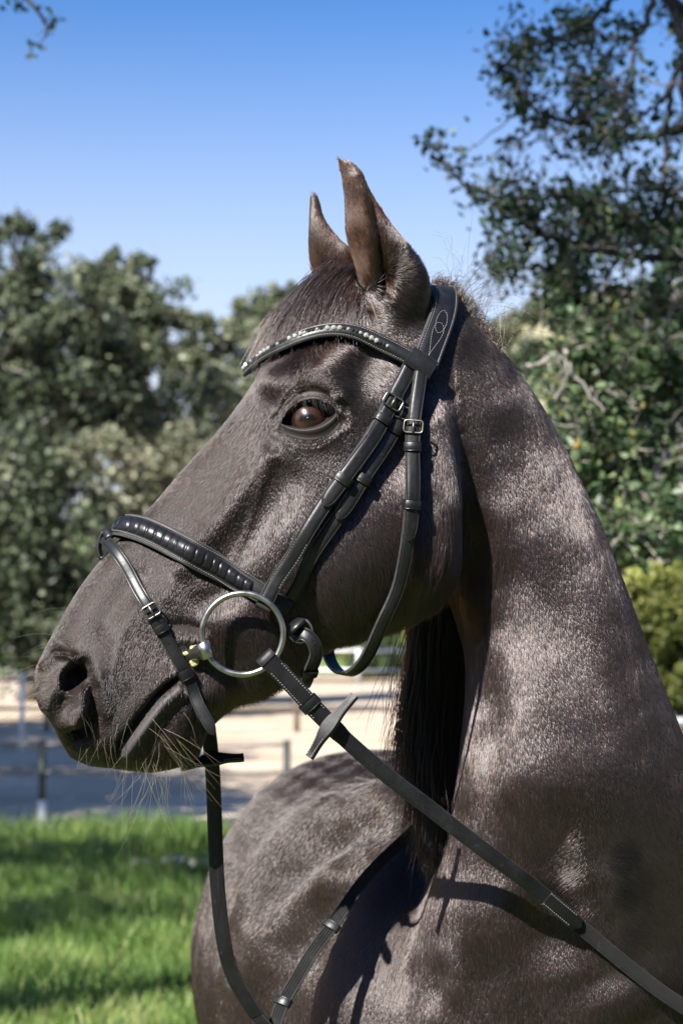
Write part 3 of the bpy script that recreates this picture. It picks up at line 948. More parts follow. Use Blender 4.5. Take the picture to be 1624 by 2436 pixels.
def eyeball(side):
    p, n_ = hit(737, 995)
    rad = .0225
    sp, sn = hit(690, 950)[0], None
    c = hp(735, 995, near_w(p[None])[0] + .006 - rad + .0045)
    ax = hp(728, 997, near_w(p[None])[0] + .05) - c; ax /= np.linalg.norm(ax)
    if side < 0:
        c = mirror(c[None])[0]; ax = ax - 2 * (ax @ NEAR) * NEAR
    th = np.linspace(0.02, math.pi - .02, 48); a = np.linspace(0, 2 * math.pi, 64, endpoint=False)
    u_ = np.cross(ax, (0, 0, 1.0)); u_ /= np.linalg.norm(u_); v_ = np.cross(u_, ax)
    bul = 1 + .07 * np.exp(-(th / .45) ** 2)
    G = c + rad * bul[:, None, None] * (np.cos(th)[:, None, None] * ax + np.sin(th)[:, None, None] * (np.cos(a)[None, :, None] * u_ + np.sin(a)[None, :, None] * v_))
    e = MB(); closed_loft(e, G)
    me_ = e.mesh('eyeball')
    V = np.concatenate(e.V) - c
    dirs = V / (np.linalg.norm(V, axis=1)[:, None] + 1e-9)
    # the pupil of a horse is a level oval
    X = dirs @ u_; Z = dirs @ v_; F_ = dirs @ ax
    rr = np.where(F_ > 0, np.minimum(np.hypot(X / .82, Z / .80), 1.0), 1.0)
    pup = np.where(F_ > 0, np.hypot(X / .36, Z / .20), 9)
    val = np.where(pup < 1.25, .42 * np.clip(pup / 1.25, 0, 1) ** 2, np.maximum(rr, .44))
    at_ = me_.attributes.new('iris', 'FLOAT_VECTOR', 'POINT')
    at_.data.foreach_set('vector', np.repeat(val[:, None], 3, 1).astype(np.float32).ravel())
    return obj('eye', me_, M['eye'], horse)
eyeball(1); eyeball(-1)
# ------------------------------------------------------------------ bridle
def make_leather(name, col, rough, bs=.35, scale=260.0, spec=.5):
    m, nt, b = mat(name)
    t = noise(nt, scale, 4, .6)
    t2 = noise(nt, 28.0, 4, .6)
    r = ramp(nt, t2.outputs['Fac'], [(.30, tuple(c * .65 for c in col)), (.55, col), (.78, tuple(c * 1.9 + .004 for c in col))])
    # worn strap edges and fine scuffs
    at_ = N(nt, 'ShaderNodeAttribute', attribute_name='edge')
    t3 = noise(nt, 120.0, 5, .7)
    ed = N(nt, 'ShaderNodeMath', operation='MULTIPLY'); nt.links.new(at_.outputs['Fac'], ed.inputs[0]); nt.links.new(t3.outputs['Fac'], ed.inputs[1])
    sc_ = ramp(nt, t3.outputs['Fac'], [(.60, (0, 0, 0)), (.74, (.35, .35, .35))])
    ad = N(nt, 'ShaderNodeMath', operation='ADD', use_clamp=True); nt.links.new(ed.outputs[0], ad.inputs[0]); nt.links.new(sc_.outputs[0], ad.inputs[1])
    mx = N(nt, 'ShaderNodeMix', data_type='RGBA'); nt.links.new(ad.outputs[0], mx.inputs['Factor']); nt.links.new(r.outputs[0], mx.inputs['A'])
    mx.inputs['B'].default_value = (.055, .054, .053, 1)
    nt.links.new(mx.outputs['Result'], b.inputs['Base Color'])
    rr = N(nt, 'ShaderNodeMapRange'); rr.inputs['To Min'].default_value = rough - .18; rr.inputs['To Max'].default_value = rough + .18
    nt.links.new(t2.outputs['Fac'], rr.inputs['Value']); nt.links.new(rr.outputs[0], b.inputs['Roughness'])
    b.inputs['Specular IOR Level'].default_value = spec
    bump(nt, b, t.outputs['Fac'], bs, .0006)
    return m
M['leather'] = make_leather('bridle_leather', (.0062, .0063, .0074), .44, spec=.45)
M['leather_dark'] = make_leather('rein_leather', (.0045, .0046, .0054), .52, spec=.32)
M['padding'] = make_leather('padded_leather', (.008, .008, .0088), .6, spec=.4)
def make_croc():
    m, nt, b = mat('patent_leather')
    b.inputs['Base Color'].default_value = (.008, .008, .010, 1)
    b.inputs['Roughness'].default_value = .34
    b.inputs['Specular IOR Level'].default_value = .35
    t = noise(nt, 90, 3)
    bump(nt, b, t.outputs['Fac'], .3, .0012)
    return m
M['croc'] = make_croc()
def make_metal():
    m, nt, b = mat('worn_steel')
    t = noise(nt, 60, 5, .7)
    r = ramp(nt, t.outputs['Fac'], [(.3, (.30, .29, .26)), (.6, (.46, .45, .43)), (.8, (.24, .21, .17))])
    nt.links.new(r.outputs[0], b.inputs['Base Color'])
    b.inputs['Metallic'].default_value = 1
    rr = N(nt, 'ShaderNodeMapRange'); rr.inputs['To Min'].default_value = .18; rr.inputs['To Max'].default_value = .46
    nt.links.new(t.outputs['Fac'], rr.inputs['Value']); nt.links.new(rr.outputs[0], b.inputs['Roughness'])
    return m
M['metal'] = make_metal()
M['dark_metal'] = simple('tarnished_steel', (.20, .19, .17), .42, .3, 80, metallic=1.0, bstr=0)
M['thread'] = simple('stitch_thread', (.20, .195, .185), .8, .3, 300, bstr=0)
M['hole'] = simple('punched_hole', (.004, .004, .004), .9, .1, 50, bstr=0)
M['foam'] = simple('bit_foam', (.30, .29, .13), .4, .4, 260, bstr=.5, bdist=.003)
M['web'] = make_leather('webbing', (.011, .011, .011), .8, .9, 900.0, .25)
def make_crystal():
    m, nt, b = mat('crystal')
    b.inputs['Base Color'].default_value = (.72, .70, .62, 1)
    b.inputs['Metallic'].default_value = .75; b.inputs['Roughness'].default_value = .12
    return m
M['crystal'] = make_crystal()
def make_crystal_b():
    m, nt, b = mat('dark_crystal')
    b.inputs['Base Color'].default_value = (.05, .045, .035, 1)
    b.inputs['Metallic'].default_value = .6; b.inputs['Roughness'].default_value = .12
    return m
M['crystal_dark'] = make_crystal_b()

bridle = thing('bridle', 'black leather bridle with a beaded browband and steel snaffle bit on the horse', 'bridle', tuple(POLL))

def unit(v): return v / (np.linalg.norm(v, axis=-1, keepdims=True) + 1e-12)
def smooth_path(P, it):
    P = P.copy()
    for _ in range(it):
        P[1:-1] = .25 * P[:-2] + .5 * P[1:-1] + .25 * P[2:]
    return P
def surf_normal(p):
    loc, nrm, i, d = BVH.find_nearest(Vector(p))
    return np.array(loc), np.array(nrm)
def press(P, gap):
    """push the points of a path out of the skin until they clear it by gap"""
    for i in range(len(P)):
        loc, n_ = surf_normal(P[i])
        s = (P[i] - loc) @ n_
        if s < gap:
            P[i] = loc + n_ * gap
    return P
def on_skin(px, gap, n=60, it=14, wrap=None):
    """path along pixels laid on the skin; wrap = list of extra 3-D points appended (over the far side)"""
    q = resample(crom(px, 200), n)
    P = []
    last = None
    for x, y in q:
        p, n_ = hit(x, y)
        if p is None or (last is not None and abs(p[1] - last[1]) > .04):
            p = CAMP + ray(x, y) * last[1] if last is not None else hp(x, y, .008)
            n_ = surf_normal(p)[1]
        P.append(p + n_ * gap); last = p
    P = np.array(P)
    if wrap is not None:
        W_ = np.asarray(wrap, float)
        P = np.vstack([P, resample(crom(np.vstack([P[-1:], W_]), 60), max(4, n // 2))[1:]])
    for _ in range(3):
        P = smooth_path(P, it); P = press(P, gap)
    return smooth_path(P, 3)
def skin_frame(P, it=10):
    Nn = np.array([surf_normal(p)[1] for p in P])
    Nn = unit(smooth_path(Nn, it))
    T = unit(np.gradient(P, axis=0))
    Nn = unit(Nn - T * (Nn * T).sum(1)[:, None])
    return T, Nn, np.cross(T, Nn)
PROFILE = [(-1, 0), (-1, .7), (-.93, 1), (-.84, 1), (-.79, .8), (-.73, .97), (-.3, 1.06), (.3, 1.06), (.73, .97), (.79, .8), (.84, 1), (.93, 1), (1, .7), (1, 0)]
PLAIN = [(-1, 0), (-1, .75), (-.9, 1), (-.3, 1.04), (.3, 1.04), (.9, 1), (1, .75), (1, 0)]
PADDED = [(-1, 0), (-1.02, .35), (-.92, .62), (-.82, .5), (-.74, .55), (-.6, .9), (-.3, 1.12), (0, 1.2), (.3, 1.12), (.6, .9), (.74, .55), (.82, .5), (.92, .62), (1.02, .35), (1, 0)]
def strap(name, P, Nn, width, thick, m, parent, profile=PROFILE, tip=0.0):
    """leather strap: width may vary along; tip = length of a pointed end"""
    P = np.asarray(P); k = len(P)
    T = unit(np.gradient(P, axis=0))
    Nn = unit(Nn - T * (Nn * T).sum(1)[:, None])
    B = np.cross(T, Nn)
    Wd = np.broadcast_to(np.asarray(width, float), (k,)).copy()
    if tip > 0:
        d = np.r_[0, np.cumsum(np.linalg.norm(np.diff(P, axis=0), axis=1))]
        e = np.clip((d[-1] - d) / tip, 0, 1)
        Wd *= np.sqrt(np.clip(1 - (1 - e) ** 2.2, .02, 1))
    pr = np.array(profile)
    G = P[:, None] + B[:, None] * pr[None, :, 0:1] * Wd[:, None, None] / 2 + Nn[:, None] * pr[None, :, 1:2] * thick
    mbx = MB(); closed_loft(mbx, G)
    o = mbx.build(name, m, parent)
    me_ = o.data
    ev = np.zeros(mbx.n); ev[:k * len(pr)] = np.tile((np.abs(pr[:, 0]) > .9).astype(float), k)
    ea = me_.attributes.new('edge', 'FLOAT', 'POINT'); ea.data.foreach_set('value', ev.astype(np.float32))
    try:
        me_.set_sharp_from_angle(angle=math.radians(50))
    except Exception:
        pass
    return o
def stitches(P, Nn, off, thick, parent, spacing=.0034, ln=.0022, wd=.0005, a=0.0, b=1.0, name='stitching'):
    """row of thread stitches along a strap at off metres from its middle"""
    P = np.asarray(P)
    T = unit(np.gradient(P, axis=0)); Nn = unit(Nn - T * (Nn * T).sum(1)[:, None]); B = np.cross(T, Nn)
    Q = P + B * off + Nn * thick
    d = np.r_[0, np.cumsum(np.linalg.norm(np.diff(Q, axis=0), axis=1))]
    s = np.arange(d[-1] * a, d[-1] * b, spacing)
    f = lambda A: np.stack([np.interp(s, d, A[:, j]) for j in range(3)], -1)
    q, t, nn, bb = f(Q), f(T), f(Nn), f(B)
    mbx = MB()
    for i in range(len(s)):
        mbx.box(q[i], t[i] * ln / 2, bb[i] * wd / 2, nn[i] * wd / 2)
    return mbx
def keeper(name, P, Nn, i, width, thick, parent, ln=.010, m=None):
    """loop of leather across a strap at path index i"""
    P = np.asarray(P); T = unit(np.gradient(P, axis=0)); t = T[i]
    n_ = unit(Nn[i] - t * (Nn[i] @ t)); b = np.cross(t, n_)
    h = thick + .0028; w2 = width / 2 + .0016
    prof = [(-w2, -.001), (-w2, h * .7), (-w2 * .85, h), (0, h * 1.1), (w2 * .85, h), (w2, h * .7), (w2, -.001)]
    inner = [(x * .86, y - .0016) for x, y in prof]
    G = []
    for s_, sc in ((-1, .92), (-.75, 1), (.75, 1), (1, .92)):
        G.append([P[i] + t * s_ * ln / 2 + b * x + n_ * (y * sc) for x, y in prof] + [P[i] + t * s_ * ln / 2 + b * x + n_ * y for x, y in inner[::-1]])
    mbx = MB(); closed_loft(mbx, np.array(G))
    return mbx.build(name, m or M['leather'], parent)
def buckle(P, Nn, i, width, thick, parent):
    P = np.asarray(P); T = unit(np.gradient(P, axis=0)); t = T[i]
    n_ = unit(Nn[i] - t * (Nn[i] @ t)); b = np.cross(t, n_)
    w2 = width / 2 + .0022; l2 = .0068; rc = .003
    pts = []
    for cx, cy, a0 in ((w2 - rc, l2 - rc, 0), (-w2 + rc, l2 - rc, 90), (-w2 + rc, -l2 + rc, 180), (w2 - rc, -l2 + rc, 270)):
        for a in (0, 30, 60, 90):
            an = math.radians(a0 + a); pts.append((cx + rc * math.cos(an), cy + rc * math.sin(an)))
    ring = np.array([P[i] + b * x + t * y + n_ * (thick + .0012) for x, y in pts + pts[:1]])
    mbx = MB(); mbx.tube(ring, .00105, 8, cap=False)
    mbx.tube(np.array([P[i] - t * l2 + n_ * (thick + .002), P[i] + n_ * (thick + .0035), P[i] + t * l2 + n_ * (thick + .003)]), .0011, 6)
    return mbx.build('buckle', M['dark_metal'], parent)
def holes(P, Nn, idx, thick, parent):
    P = np.asarray(P); T = unit(np.gradient(P, axis=0))
    for i in idx:
        t = T[i]; n_ = unit(Nn[i] - t * (Nn[i] @ t)); b = np.cross(t, n_)
        a = np.linspace(0, 2 * math.pi, 10, endpoint=False)
        c = P[i] + n_ * (thick * 1.06 + .0002)
        ring = c + (np.cos(a)[:, None] * t * 1.25 + np.sin(a)[:, None] * b) * .0016
        mbx = MB(); mbx.add(np.vstack([ring, c[None] - n_ * .0012]), None, [[j, (j + 1) % 10, 10] for j in range(10)])
        mbx.build('punch_hole', M['hole'], parent)
def idx_near(P, px, py):
    return int(np.argmin(np.linalg.norm(proj(P) - np.array([px, py]), axis=1)))

# --- headpiece over the poll, both sides
hpx = [(1003, 872), (1020, 825), (1040, 772), (1052, 728), (1052, 700)]
Pn = on_skin(hpx, .005, 40, 6)
over = np.vstack([Pn, hp(1052, 668, 0)[None], mirror(Pn[::-1])])
over = resample(crom(over[::3] if len(over) > 30 else over, 240), 70)
over = smooth_path(over, 6); over = press(over, .004)
over = smooth_path(over, 4)
_, On, _ = skin_frame(over, 12)
hd = strap('headpiece', over, On, .031, .0045, M['leather'], bridle)
st = MB()
for off in (-.0125, .0125):
    s_ = stitches(over, On, off, .0049, hd, a=.06, b=.94); st.V += s_.V; st.Q += [f + st.n for f in s_.Q]; st.n += s_.n
# stitched drop-shaped ornament low on the near side
def ornament(P, Nn, c_s, thick):
    P = np.asarray(P); T = unit(np.gradient(P, axis=0)); B = np.cross(T, Nn)
    d = np.r_[0, np.cumsum(np.linalg.norm(np.diff(P, axis=0), axis=1))]
    a = np.linspace(0, 2 * math.pi, 26)
    out = MB()
    for (c0, rx, ry, pt) in ((c_s + .012, .0065, .015, 0.0), (c_s - .012, .010, .022, 1.0)):
        xs = rx * np.cos(a) * (1 - pt * .5 * (1 - np.sin(a))); ss = c0 + ry * np.sin(a)
        Q = np.stack([np.interp(ss, d, P[:, j]) for j in range(3)], -1) + np.stack([np.interp(ss, d, B[:, j]) for j in range(3)], -1) * xs[:, None] + np.stack([np.interp(ss, d, Nn[:, j]) for j in range(3)], -1) * thick
        NN = np.stack([np.interp(ss, d, Nn[:, j]) for j in range(3)], -1)
        s2 = stitches(Q, NN, 0, 0, None, spacing=.003, ln=.002)
        out.V += s2.V; out.Q += [f + out.n for f in s2.Q]; out.n += s2.n
    return out
s_ = ornament(over, On, .045, .0050); st.V += s_.V; st.Q += [f + st.n for f in s_.Q]; st.n += s_.n
st.build('stitching', M['thread'], hd, shade=False)['kind'] = 'stuff'

# --- browband with crystals
bpx = [(985, 868), (950, 846), (916, 826), (877, 808), (838, 798), (803, 796), (768, 801), (733, 811), (699, 827), (664, 845), (629, 868), (603, 890)]
Pb = on_skin(bpx, .0085, 70, 8)
mid = hp(586, 905, 0)
full = np.vstack([Pb, mid[None], mirror(Pb[::-1])])
full = resample(crom(full[::4], 300), 150)
full = smooth_path(full, 5); full = press(full, .008); full = smooth_path(full, 4)
_, Bn, _ = skin_frame(full, 14)
bb = strap('browband', full, Bn, .0185, .0048, M['leather'], bridle, PADDED)
st = MB()
for off in (-.0070, .0070):
    s_ = stitches(full, Bn, off, .0030, bb, .0030, .0019); st.V += s_.V; st.Q += [f + st.n for f in s_.Q]; st.n += s_.n
st.build('stitching', M['thread'], bb, shade=False)['kind'] = 'stuff'
# crystals set in a row, in threes light and dark
T_ = unit(np.gradient(full, axis=0)); Bt = np.cross(T_, Bn)
d_ = np.r_[0, np.cumsum(np.linalg.norm(np.diff(full, axis=0), axis=1))]
i0 = idx_near(full[:80], 922, 828); s0 = d_[i0]
s = s0; kx = 0
gem = {}
def gem_mesh(r, key):
    if key in gem: return gem[key]
    mbx = MB()
    a = np.linspace(0, 2 * math.pi, 8, endpoint=False)
    rings = [np.stack([np.cos(a) * r * q, np.sin(a) * r * q, np.full(8, z * r)], -1) for q, z in ((1, -.3), (1.0, .25), (.62, .75), (.3, .9))]
    closed_loft(mbx, rings)
    gem[key] = mbx.mesh(key); smooth(gem[key], False)
    return gem[key]
side_sgn = -1 if (Bt[10] @ np.array([0, 0, 1.0])) < 0 else 1
while s < d_[-1] - s0:
    big = (kx % 8) in (3, 4, 5)
    r_ = .0031 if big else .0021
    q = np.array([np.interp(s, d_, full[:, j]) for j in range(3)]); n_ = unit(np.array([np.interp(s, d_, Bn[:, j]) for j in range(3)]))
    t_ = unit(np.array([np.interp(s, d_, T_[:, j]) for j in range(3)])); b_ = np.cross(n_, t_)
    o = bpy.data.objects.new('crystal', gem_mesh(r_, 'gem_%d' % big))
    if not o.data.materials: o.data.materials.append(None)
    COL.objects.link(o)
    o.parent = bb
    o.material_slots[0].link = 'OBJECT'
    o.material_slots[0].material = M['crystal'] if (big or kx % 3 == 0) else M['crystal_dark']
    Mx = Matrix(((t_[0], b_[0], n_[0], 0), (t_[1], b_[1], n_[1], 0), (t_[2], b_[2], n_[2], 0), (0, 0, 0, 1)))
    pos = q + n_ * .0056 + Bt[10] * 0 + b_ * .0006
    o.matrix_basis = Matrix.Translation(pos) @ Mx
    s += r_ * 2.15; kx += 1
# the loop of the browband round the headpiece
for side in (1, -1):
    c0, n0 = hit(993, 872)
    p_ = np.array([hit(x, y)[0] + n0 * .0115 for x, y in ((962, 852), (980, 864), (998, 876), (1018, 890))])
    if side < 0: p_ = mirror(p_)
    p_ = resample(crom(p_, 30), 14)
    nn = np.tile(n0 if side > 0 else n0 - 2 * (n0 @ NEAR) * NEAR, (14, 1))
    strap('browband_loop', p_, nn, .0235, .0055, M['leather'], bridle, PLAIN)

# --- cheekpiece (front), in two layers with buckle, keepers and punched end
chk = [(968, 878), (958, 903), (927, 953), (904, 995), (881, 1033), (843, 1094), (813, 1140), (778, 1188), (755, 1228), (728, 1270), (686, 1335), (656, 1381), (632, 1428)]
Pc = on_skin(chk, .0085, 110, 18)
ring_c = hp(577, 1508, .088)
# the lower end reaches the bit ring
dl = hp(632, 1432, .088) - Pc[-1]
Pc += dl * (np.linspace(0, 1, len(Pc))[:, None] ** 3)
Pc = smooth_path(Pc, 6)
_, Cn, _ = skin_frame(Pc, 30)
cheek = strap('cheekpiece', Pc, Cn, .0172, .0040, M['leather'], bridle)
j1 = idx_near(Pc, 769, 1205)
jb = idx_near(Pc, 924, 957)
up = strap('strap_end', Pc[jb - 4:j1 + 1] + Cn[jb - 4:j1 + 1] * .0042, Cn[jb - 4:j1 + 1], .0172, .0036, M['leather'], cheek, tip=.02)
buckle(Pc, Cn, jb, .0172, .0085, cheek)
for x, y in ((902, 999), (813, 1138)):
    keeper('keeper', Pc, Cn, idx_near(Pc, x, y), .0172, .0080, cheek)
holes(Pc + Cn * .0042, Cn, [idx_near(Pc, x, y) for x, y in ((883, 1026), (863, 1059), (841, 1092))], .0036, cheek)
holes(Pc, Cn, [idx_near(Pc, 943, 937)], .0040, cheek)
st = MB()
ja = idx_near(Pc, 716, 1290)
for off in (-.0064, .0064):
    s_ = stitches(Pc[ja:-8], Cn[ja:-8], off, .0042, cheek, .0032, .0021); st.V += s_.V; st.Q += [f + st.n for f in s_.Q]; st.n += s_.n
st.build('stitching', M['thread'], cheek, shade=False)['kind'] = 'stuff'
# fold round the ring
fold_ = np.array([Pc[-1], Pc[-1] + Cn[-1] * .002 + unit(Pc[-1] - Pc[-6]) * .006, Pc[-1] - Cn[-1] * .004 + unit(Pc[-1] - Pc[-6]) * .010, Pc[-1] - Cn[-1] * .010 + unit(Pc[-1] - Pc[-6]) * .004, Pc[-8] - Cn[-1] * .008])
fp = resample(crom(fold_, 40), 20)
tt = unit(np.gradient(fp, axis=0)); bt = np.cross(unit(Pc[-1] - Pc[-6]), Cn[-1])
strap('strap_fold', fp, np.cross(bt, tt) * -1, .0172, .0036, M['leather'], cheek, PLAIN)

# --- noseband hanger (behind the cheekpiece)
nbh = [(985, 893), (972, 935), (954, 980), (939, 1022), (916, 1050), (893, 1087), (862, 1135), (828, 1196), (801, 1236), (775, 1270), (745, 1320), (715, 1375), (690, 1420)]
Pk = on_skin(nbh, .0040, 100, 14)
_, Kn, _ = skin_frame(Pk, 24)
hang = strap('noseband_hanger', Pk, Kn, .0150, .0036, M['leather'], bridle)
j1 = idx_near(Pk, 801, 1236); jb = idx_near(Pk, 952, 985)
strap('strap_end', Pk[jb:j1 + 1] + Kn[jb:j1 + 1] * .0038, Kn[jb:j1 + 1], .0160, .0036, M['leather'], hang, tip=.02)
buckle(Pk, Kn, jb, .0160, .0078, hang)
for x, y in ((939, 1022), (860, 1138)):
    keeper('keeper', Pk, Kn, idx_near(Pk, x, y), .0160, .0076, hang)
holes(Pk + Kn * .0038, Kn, [idx_near(Pk, x, y) for x, y in ((915, 1050), (895, 1084), (874, 1115))], .0036, hang)

# --- throatlatch: buckled strap that hangs in a loose loop under the jaw
thr = [(990, 893), (992, 903), (984, 957), (985, 1018), (983, 1060), (979, 1110), (971, 1167), (966, 1205), (960, 1286), (947, 1339), (930, 1405)]
Pt = on_skin(thr, .013, 80, 20)
wl0 = near_w(Pt[-1][None])[0]
loop = [hp(910, 1473, wl0 - .004), hp(884, 1540, wl0 - .018), hp(857, 1585, .038), hp(826, 1604, .012), hp(799, 1591, -.022), hp(782, 1562, -.045), hp(776, 1535, -.062)]
lm = mirror(Pt[::-1])
Pt2 = np.vstack([Pt, loop, [hp(800, 1480, -.078)], lm[20:]])
Pt2 = resample(crom(Pt2[::1], 900), 190)
Pt2 = smooth_path(Pt2, 30)
nt_lo = idx_near(Pt2[:110], 930, 1405)
Tn = np.zeros_like(Pt2)
for i, p in enumerate(Pt2):
    Tn[i] = surf_normal(p)[1]
hub = hp(850, 1400, 0)
for i in range(len(Pt2)):
    if proj(Pt2[i])[1] > 1400:
        v_ = Pt2[i] - hub; Tn[i] = unit(v_ * np.array([1.0, 1, 1.0]))
Tn = unit(smooth_path(Tn, 30))
lat = strap('throatlatch', Pt2, Tn, .0150, .0036, M['leather'], bridle)
j1 = idx_near(Pt2[:100], 958, 1288); jb = idx_near(Pt2[:100], 985, 1018)
strap('strap_end', Pt2[jb:j1 + 1] + Tn[jb:j1 + 1] * .0038, Tn[jb:j1 + 1], .0165, .0036, M['leather'], lat, tip=.02)
buckle(Pt2, Tn, jb, .0160, .0078, lat)
for x, y in ((983, 1060), (966, 1205)):
    keeper('keeper', Pt2, Tn, idx_near(Pt2[:100], x, y), .0160, .0076, lat)
holes(Pt2 + Tn * .0038, Tn, [idx_near(Pt2[:100], x, y) for x, y in ((986, 1098), (981, 1138), (973, 1180))], .0036, lat)

# --- noseband: padded patent leather over the nose
nb = [(690, 1445), (656, 1428), (622, 1410), (596, 1394), (551, 1369), (506, 1344), (462, 1319), (417, 1297), (372, 1276), (328, 1259), (290, 1254)]
Pn_ = on_skin(nb, .0055, 70, 8)
front = hp(255, 1272, 0)
fulln = np.vstack([Pn_, front[None], mirror(Pn_[::-1])])
fulln = resample(crom(fulln[::4], 300), 150)
fulln = smooth_path(fulln, 5); fulln = press(fulln, .005); fulln = smooth_path(fulln, 4)
_, Nn_, _ = skin_frame(fulln, 14)
k = len(fulln); arc = np.linspace(-1, 1, k)
wdt = np.interp(np.abs(arc), [0, .55, .85, 1], [.026, .0245, .018, .014])
nose = strap('noseband', fulln - Nn_ * .001, Nn_, wdt * 1.22, .0045, M['padding'], bridle, PADDED)
# raised patent panel cut into scales by deep cross grooves
T_ = unit(np.gradient(fulln, axis=0)); Bs = np.cross(T_, Nn_)
d_ = np.r_[0, np.cumsum(np.linalg.norm(np.diff(fulln, axis=0), axis=1))]
def lerp(A, s): return np.array([np.interp(s, d_, A[:, j]) for j in range(3)])
s = d_[-1] * .10
rs = np.random.default_rng(3)
while s < d_[-1] * .90:
    ln_ = rs.uniform(.0080, .0145)
    G = []
    for f in (0, .06, .3, .7, .94, 1):
        ss = s + ln_ * f * .985
        c, n_, b_, t_ = lerp(fulln, ss), unit(lerp(Nn_, ss)), unit(lerp(Bs, ss)), unit(lerp(T_, ss))
        wv = np.interp(ss, d_, wdt) * .5 * .80
        h = .0050 if 0 < f < 1 else .0042
        G.append([c + b_ * x * wv + n_ * (h * y) + t_ * .001 * math.sin(x * 3) for x, y in ((-1, .2), (-.97, .55), (-.78, 1.0), (-.45, 1.38), (0, 1.55), (.45, 1.38), (.78, 1.0), (.97, .55), (1, .2))])
    mbx = MB(); closed_loft(mbx, np.array(G))
    mbx.build('leather_scale', M['croc'], nose)
    s += ln_
st = MB()
for off in (-.0118, .0118):
    s_ = stitches(fulln[18:-18], Nn_[18:-18], off, .0032, nose, .0031, .0020); st.V += s_.V; st.Q += [f + st.n for f in s_.Q]; st.n += s_.n
st.build('stitching', M['thread'], nose, shade=False)['kind'] = 'stuff'

# --- flash strap from the loop on the nose down over the corner of the mouth
fpx = [(258, 1290), (275, 1305), (292, 1329), (314, 1370), (337, 1414), (359, 1452), (381, 1492), (399, 1530), (422, 1570), (437, 1602), (456, 1645)]
Pf = on_skin(fpx, .0040, 70, 10)
tail_ = np.array([hp(474, 1680, near_w(Pf[-1][None])[0] + .004), hp(492, 1712, near_w(Pf[-1][None])[0] + .006), hp(509, 1748, near_w(Pf[-1][None])[0] + .005)])
Pf2 = resample(crom(np.vstack([Pf, tail_]), 400), 90); Pf2 = smooth_path(Pf2, 8)
_, Fn, _ = skin_frame(Pf2, 30)
Fn = unit(np.array([n_ if proj(Pf2[i])[1] < 1640 else NEAR for i, n_ in enumerate(Fn)])); Fn = unit(smooth_path(Fn, 20))
flash = strap('flash_strap', Pf2, Fn, .0132, .0036, M['leather'], bridle, tip=.018)
jb = idx_near(Pf2, 361, 1455)
strap('strap_layer', Pf2[:jb + 1] + Fn[:jb + 1] * .0030, Fn[:jb + 1], .0122, .0026, M['leather'], flash)
buckle(Pf2, Fn, jb, .0132, .0045, flash)
keeper('keeper', Pf2, Fn, idx_near(Pf2, 381, 1492), .0132, .0046, flash)
keeper('keeper', Pf2, Fn, idx_near(Pf2, 437, 1603), .0132, .0046, flash, .012)
holes(Pf2, Fn, [idx_near(Pf2, x, y) for x, y in ((404, 1536), (464, 1652))], .0036, flash)
holes(Pf2 + Fn * .0030, Fn, [idx_near(Pf2, 341, 1415)], .0026, flash)
# its loop on the noseband and the part that passes under the chin
lp = [hp(268, 1305, .012), hp(246, 1330, .006), hp(236, 1302, .004), hp(250, 1262, .006), hp(262, 1280, .018)]
lp = resample(crom(lp, 40), 20)
mbx = MB(); mbx.tube(lp, .0030, 8, R2=.0060)
mbx.build('flash_loop', M['leather'], flash)
ch = [hp(437, 1602, near_w(Pf2[idx_near(Pf2, 437, 1602)][None])[0] - .003), hp(462, 1652, .052), hp(478, 1700, .040), hp(484, 1738, .018), hp(484, 1744, 0)]
ch = np.array(ch); ch = np.vstack([ch, mirror(ch[::-1][1:])])
ch = smooth_path(resample(crom(ch, 100), 40), 4)
_, chn, _ = skin_frame(ch, 12)
strap('chin_strap', ch, chn, .0125, .003, M['leather_dark'], flash, PLAIN)

# --- back strap of the noseband behind the lips, with ring and buckle end
ringp = hp(714, 1500, .066)
a = np.linspace(0, 2 * math.pi, 40)
e1_ = unit(np.array([.9, -.1, .2])); e2_ = unit(np.cross(e1_, NEAR)); 
mbx = MB(); mbx.tube(ringp + .0128 * (np.cos(a)[:, None] * e1_ + np.sin(a)[:, None] * e2_), .0016, 8, cap=False)
mbx.build('strap_ring', M['metal'], nose)
bs = [hp(700, 1512, .072), hp(722, 1506, .080), hp(745, 1528, .082), hp(752, 1558, .076), hp(738, 1590, .066), hp(728, 1618, .045), hp(722, 1632, .015), hp(720, 1634, 0)]
bs = np.array(bs); bs = np.vstack([bs, mirror(bs[::-1][1:])])
bs = smooth_path(resample(crom(bs, 120), 60), 3)
hub = hp(690, 1530, 0)
bn = unit(bs - hub)
back_s = strap('noseband_strap', bs, bn, .0150, .0034, M['leather'], nose)
holes(bs, bn, [idx_near(bs[:25], 744, 1530), idx_near(bs[:25], 750, 1562)], .0034, nose)
cl = [hp(715, 1475, .074), hp(700, 1490, .078), hp(690, 1500, .074)]
cl = resample(crom(cl, 30), 12); mbx = MB(); mbx.tube(cl, .004, 8, R2=.010); mbx.build('strap_tab', M['leather'], nose)
keeper('keeper', bs, bn, idx_near(bs[:30], 735, 1596), .0150, .004, nose, .009)

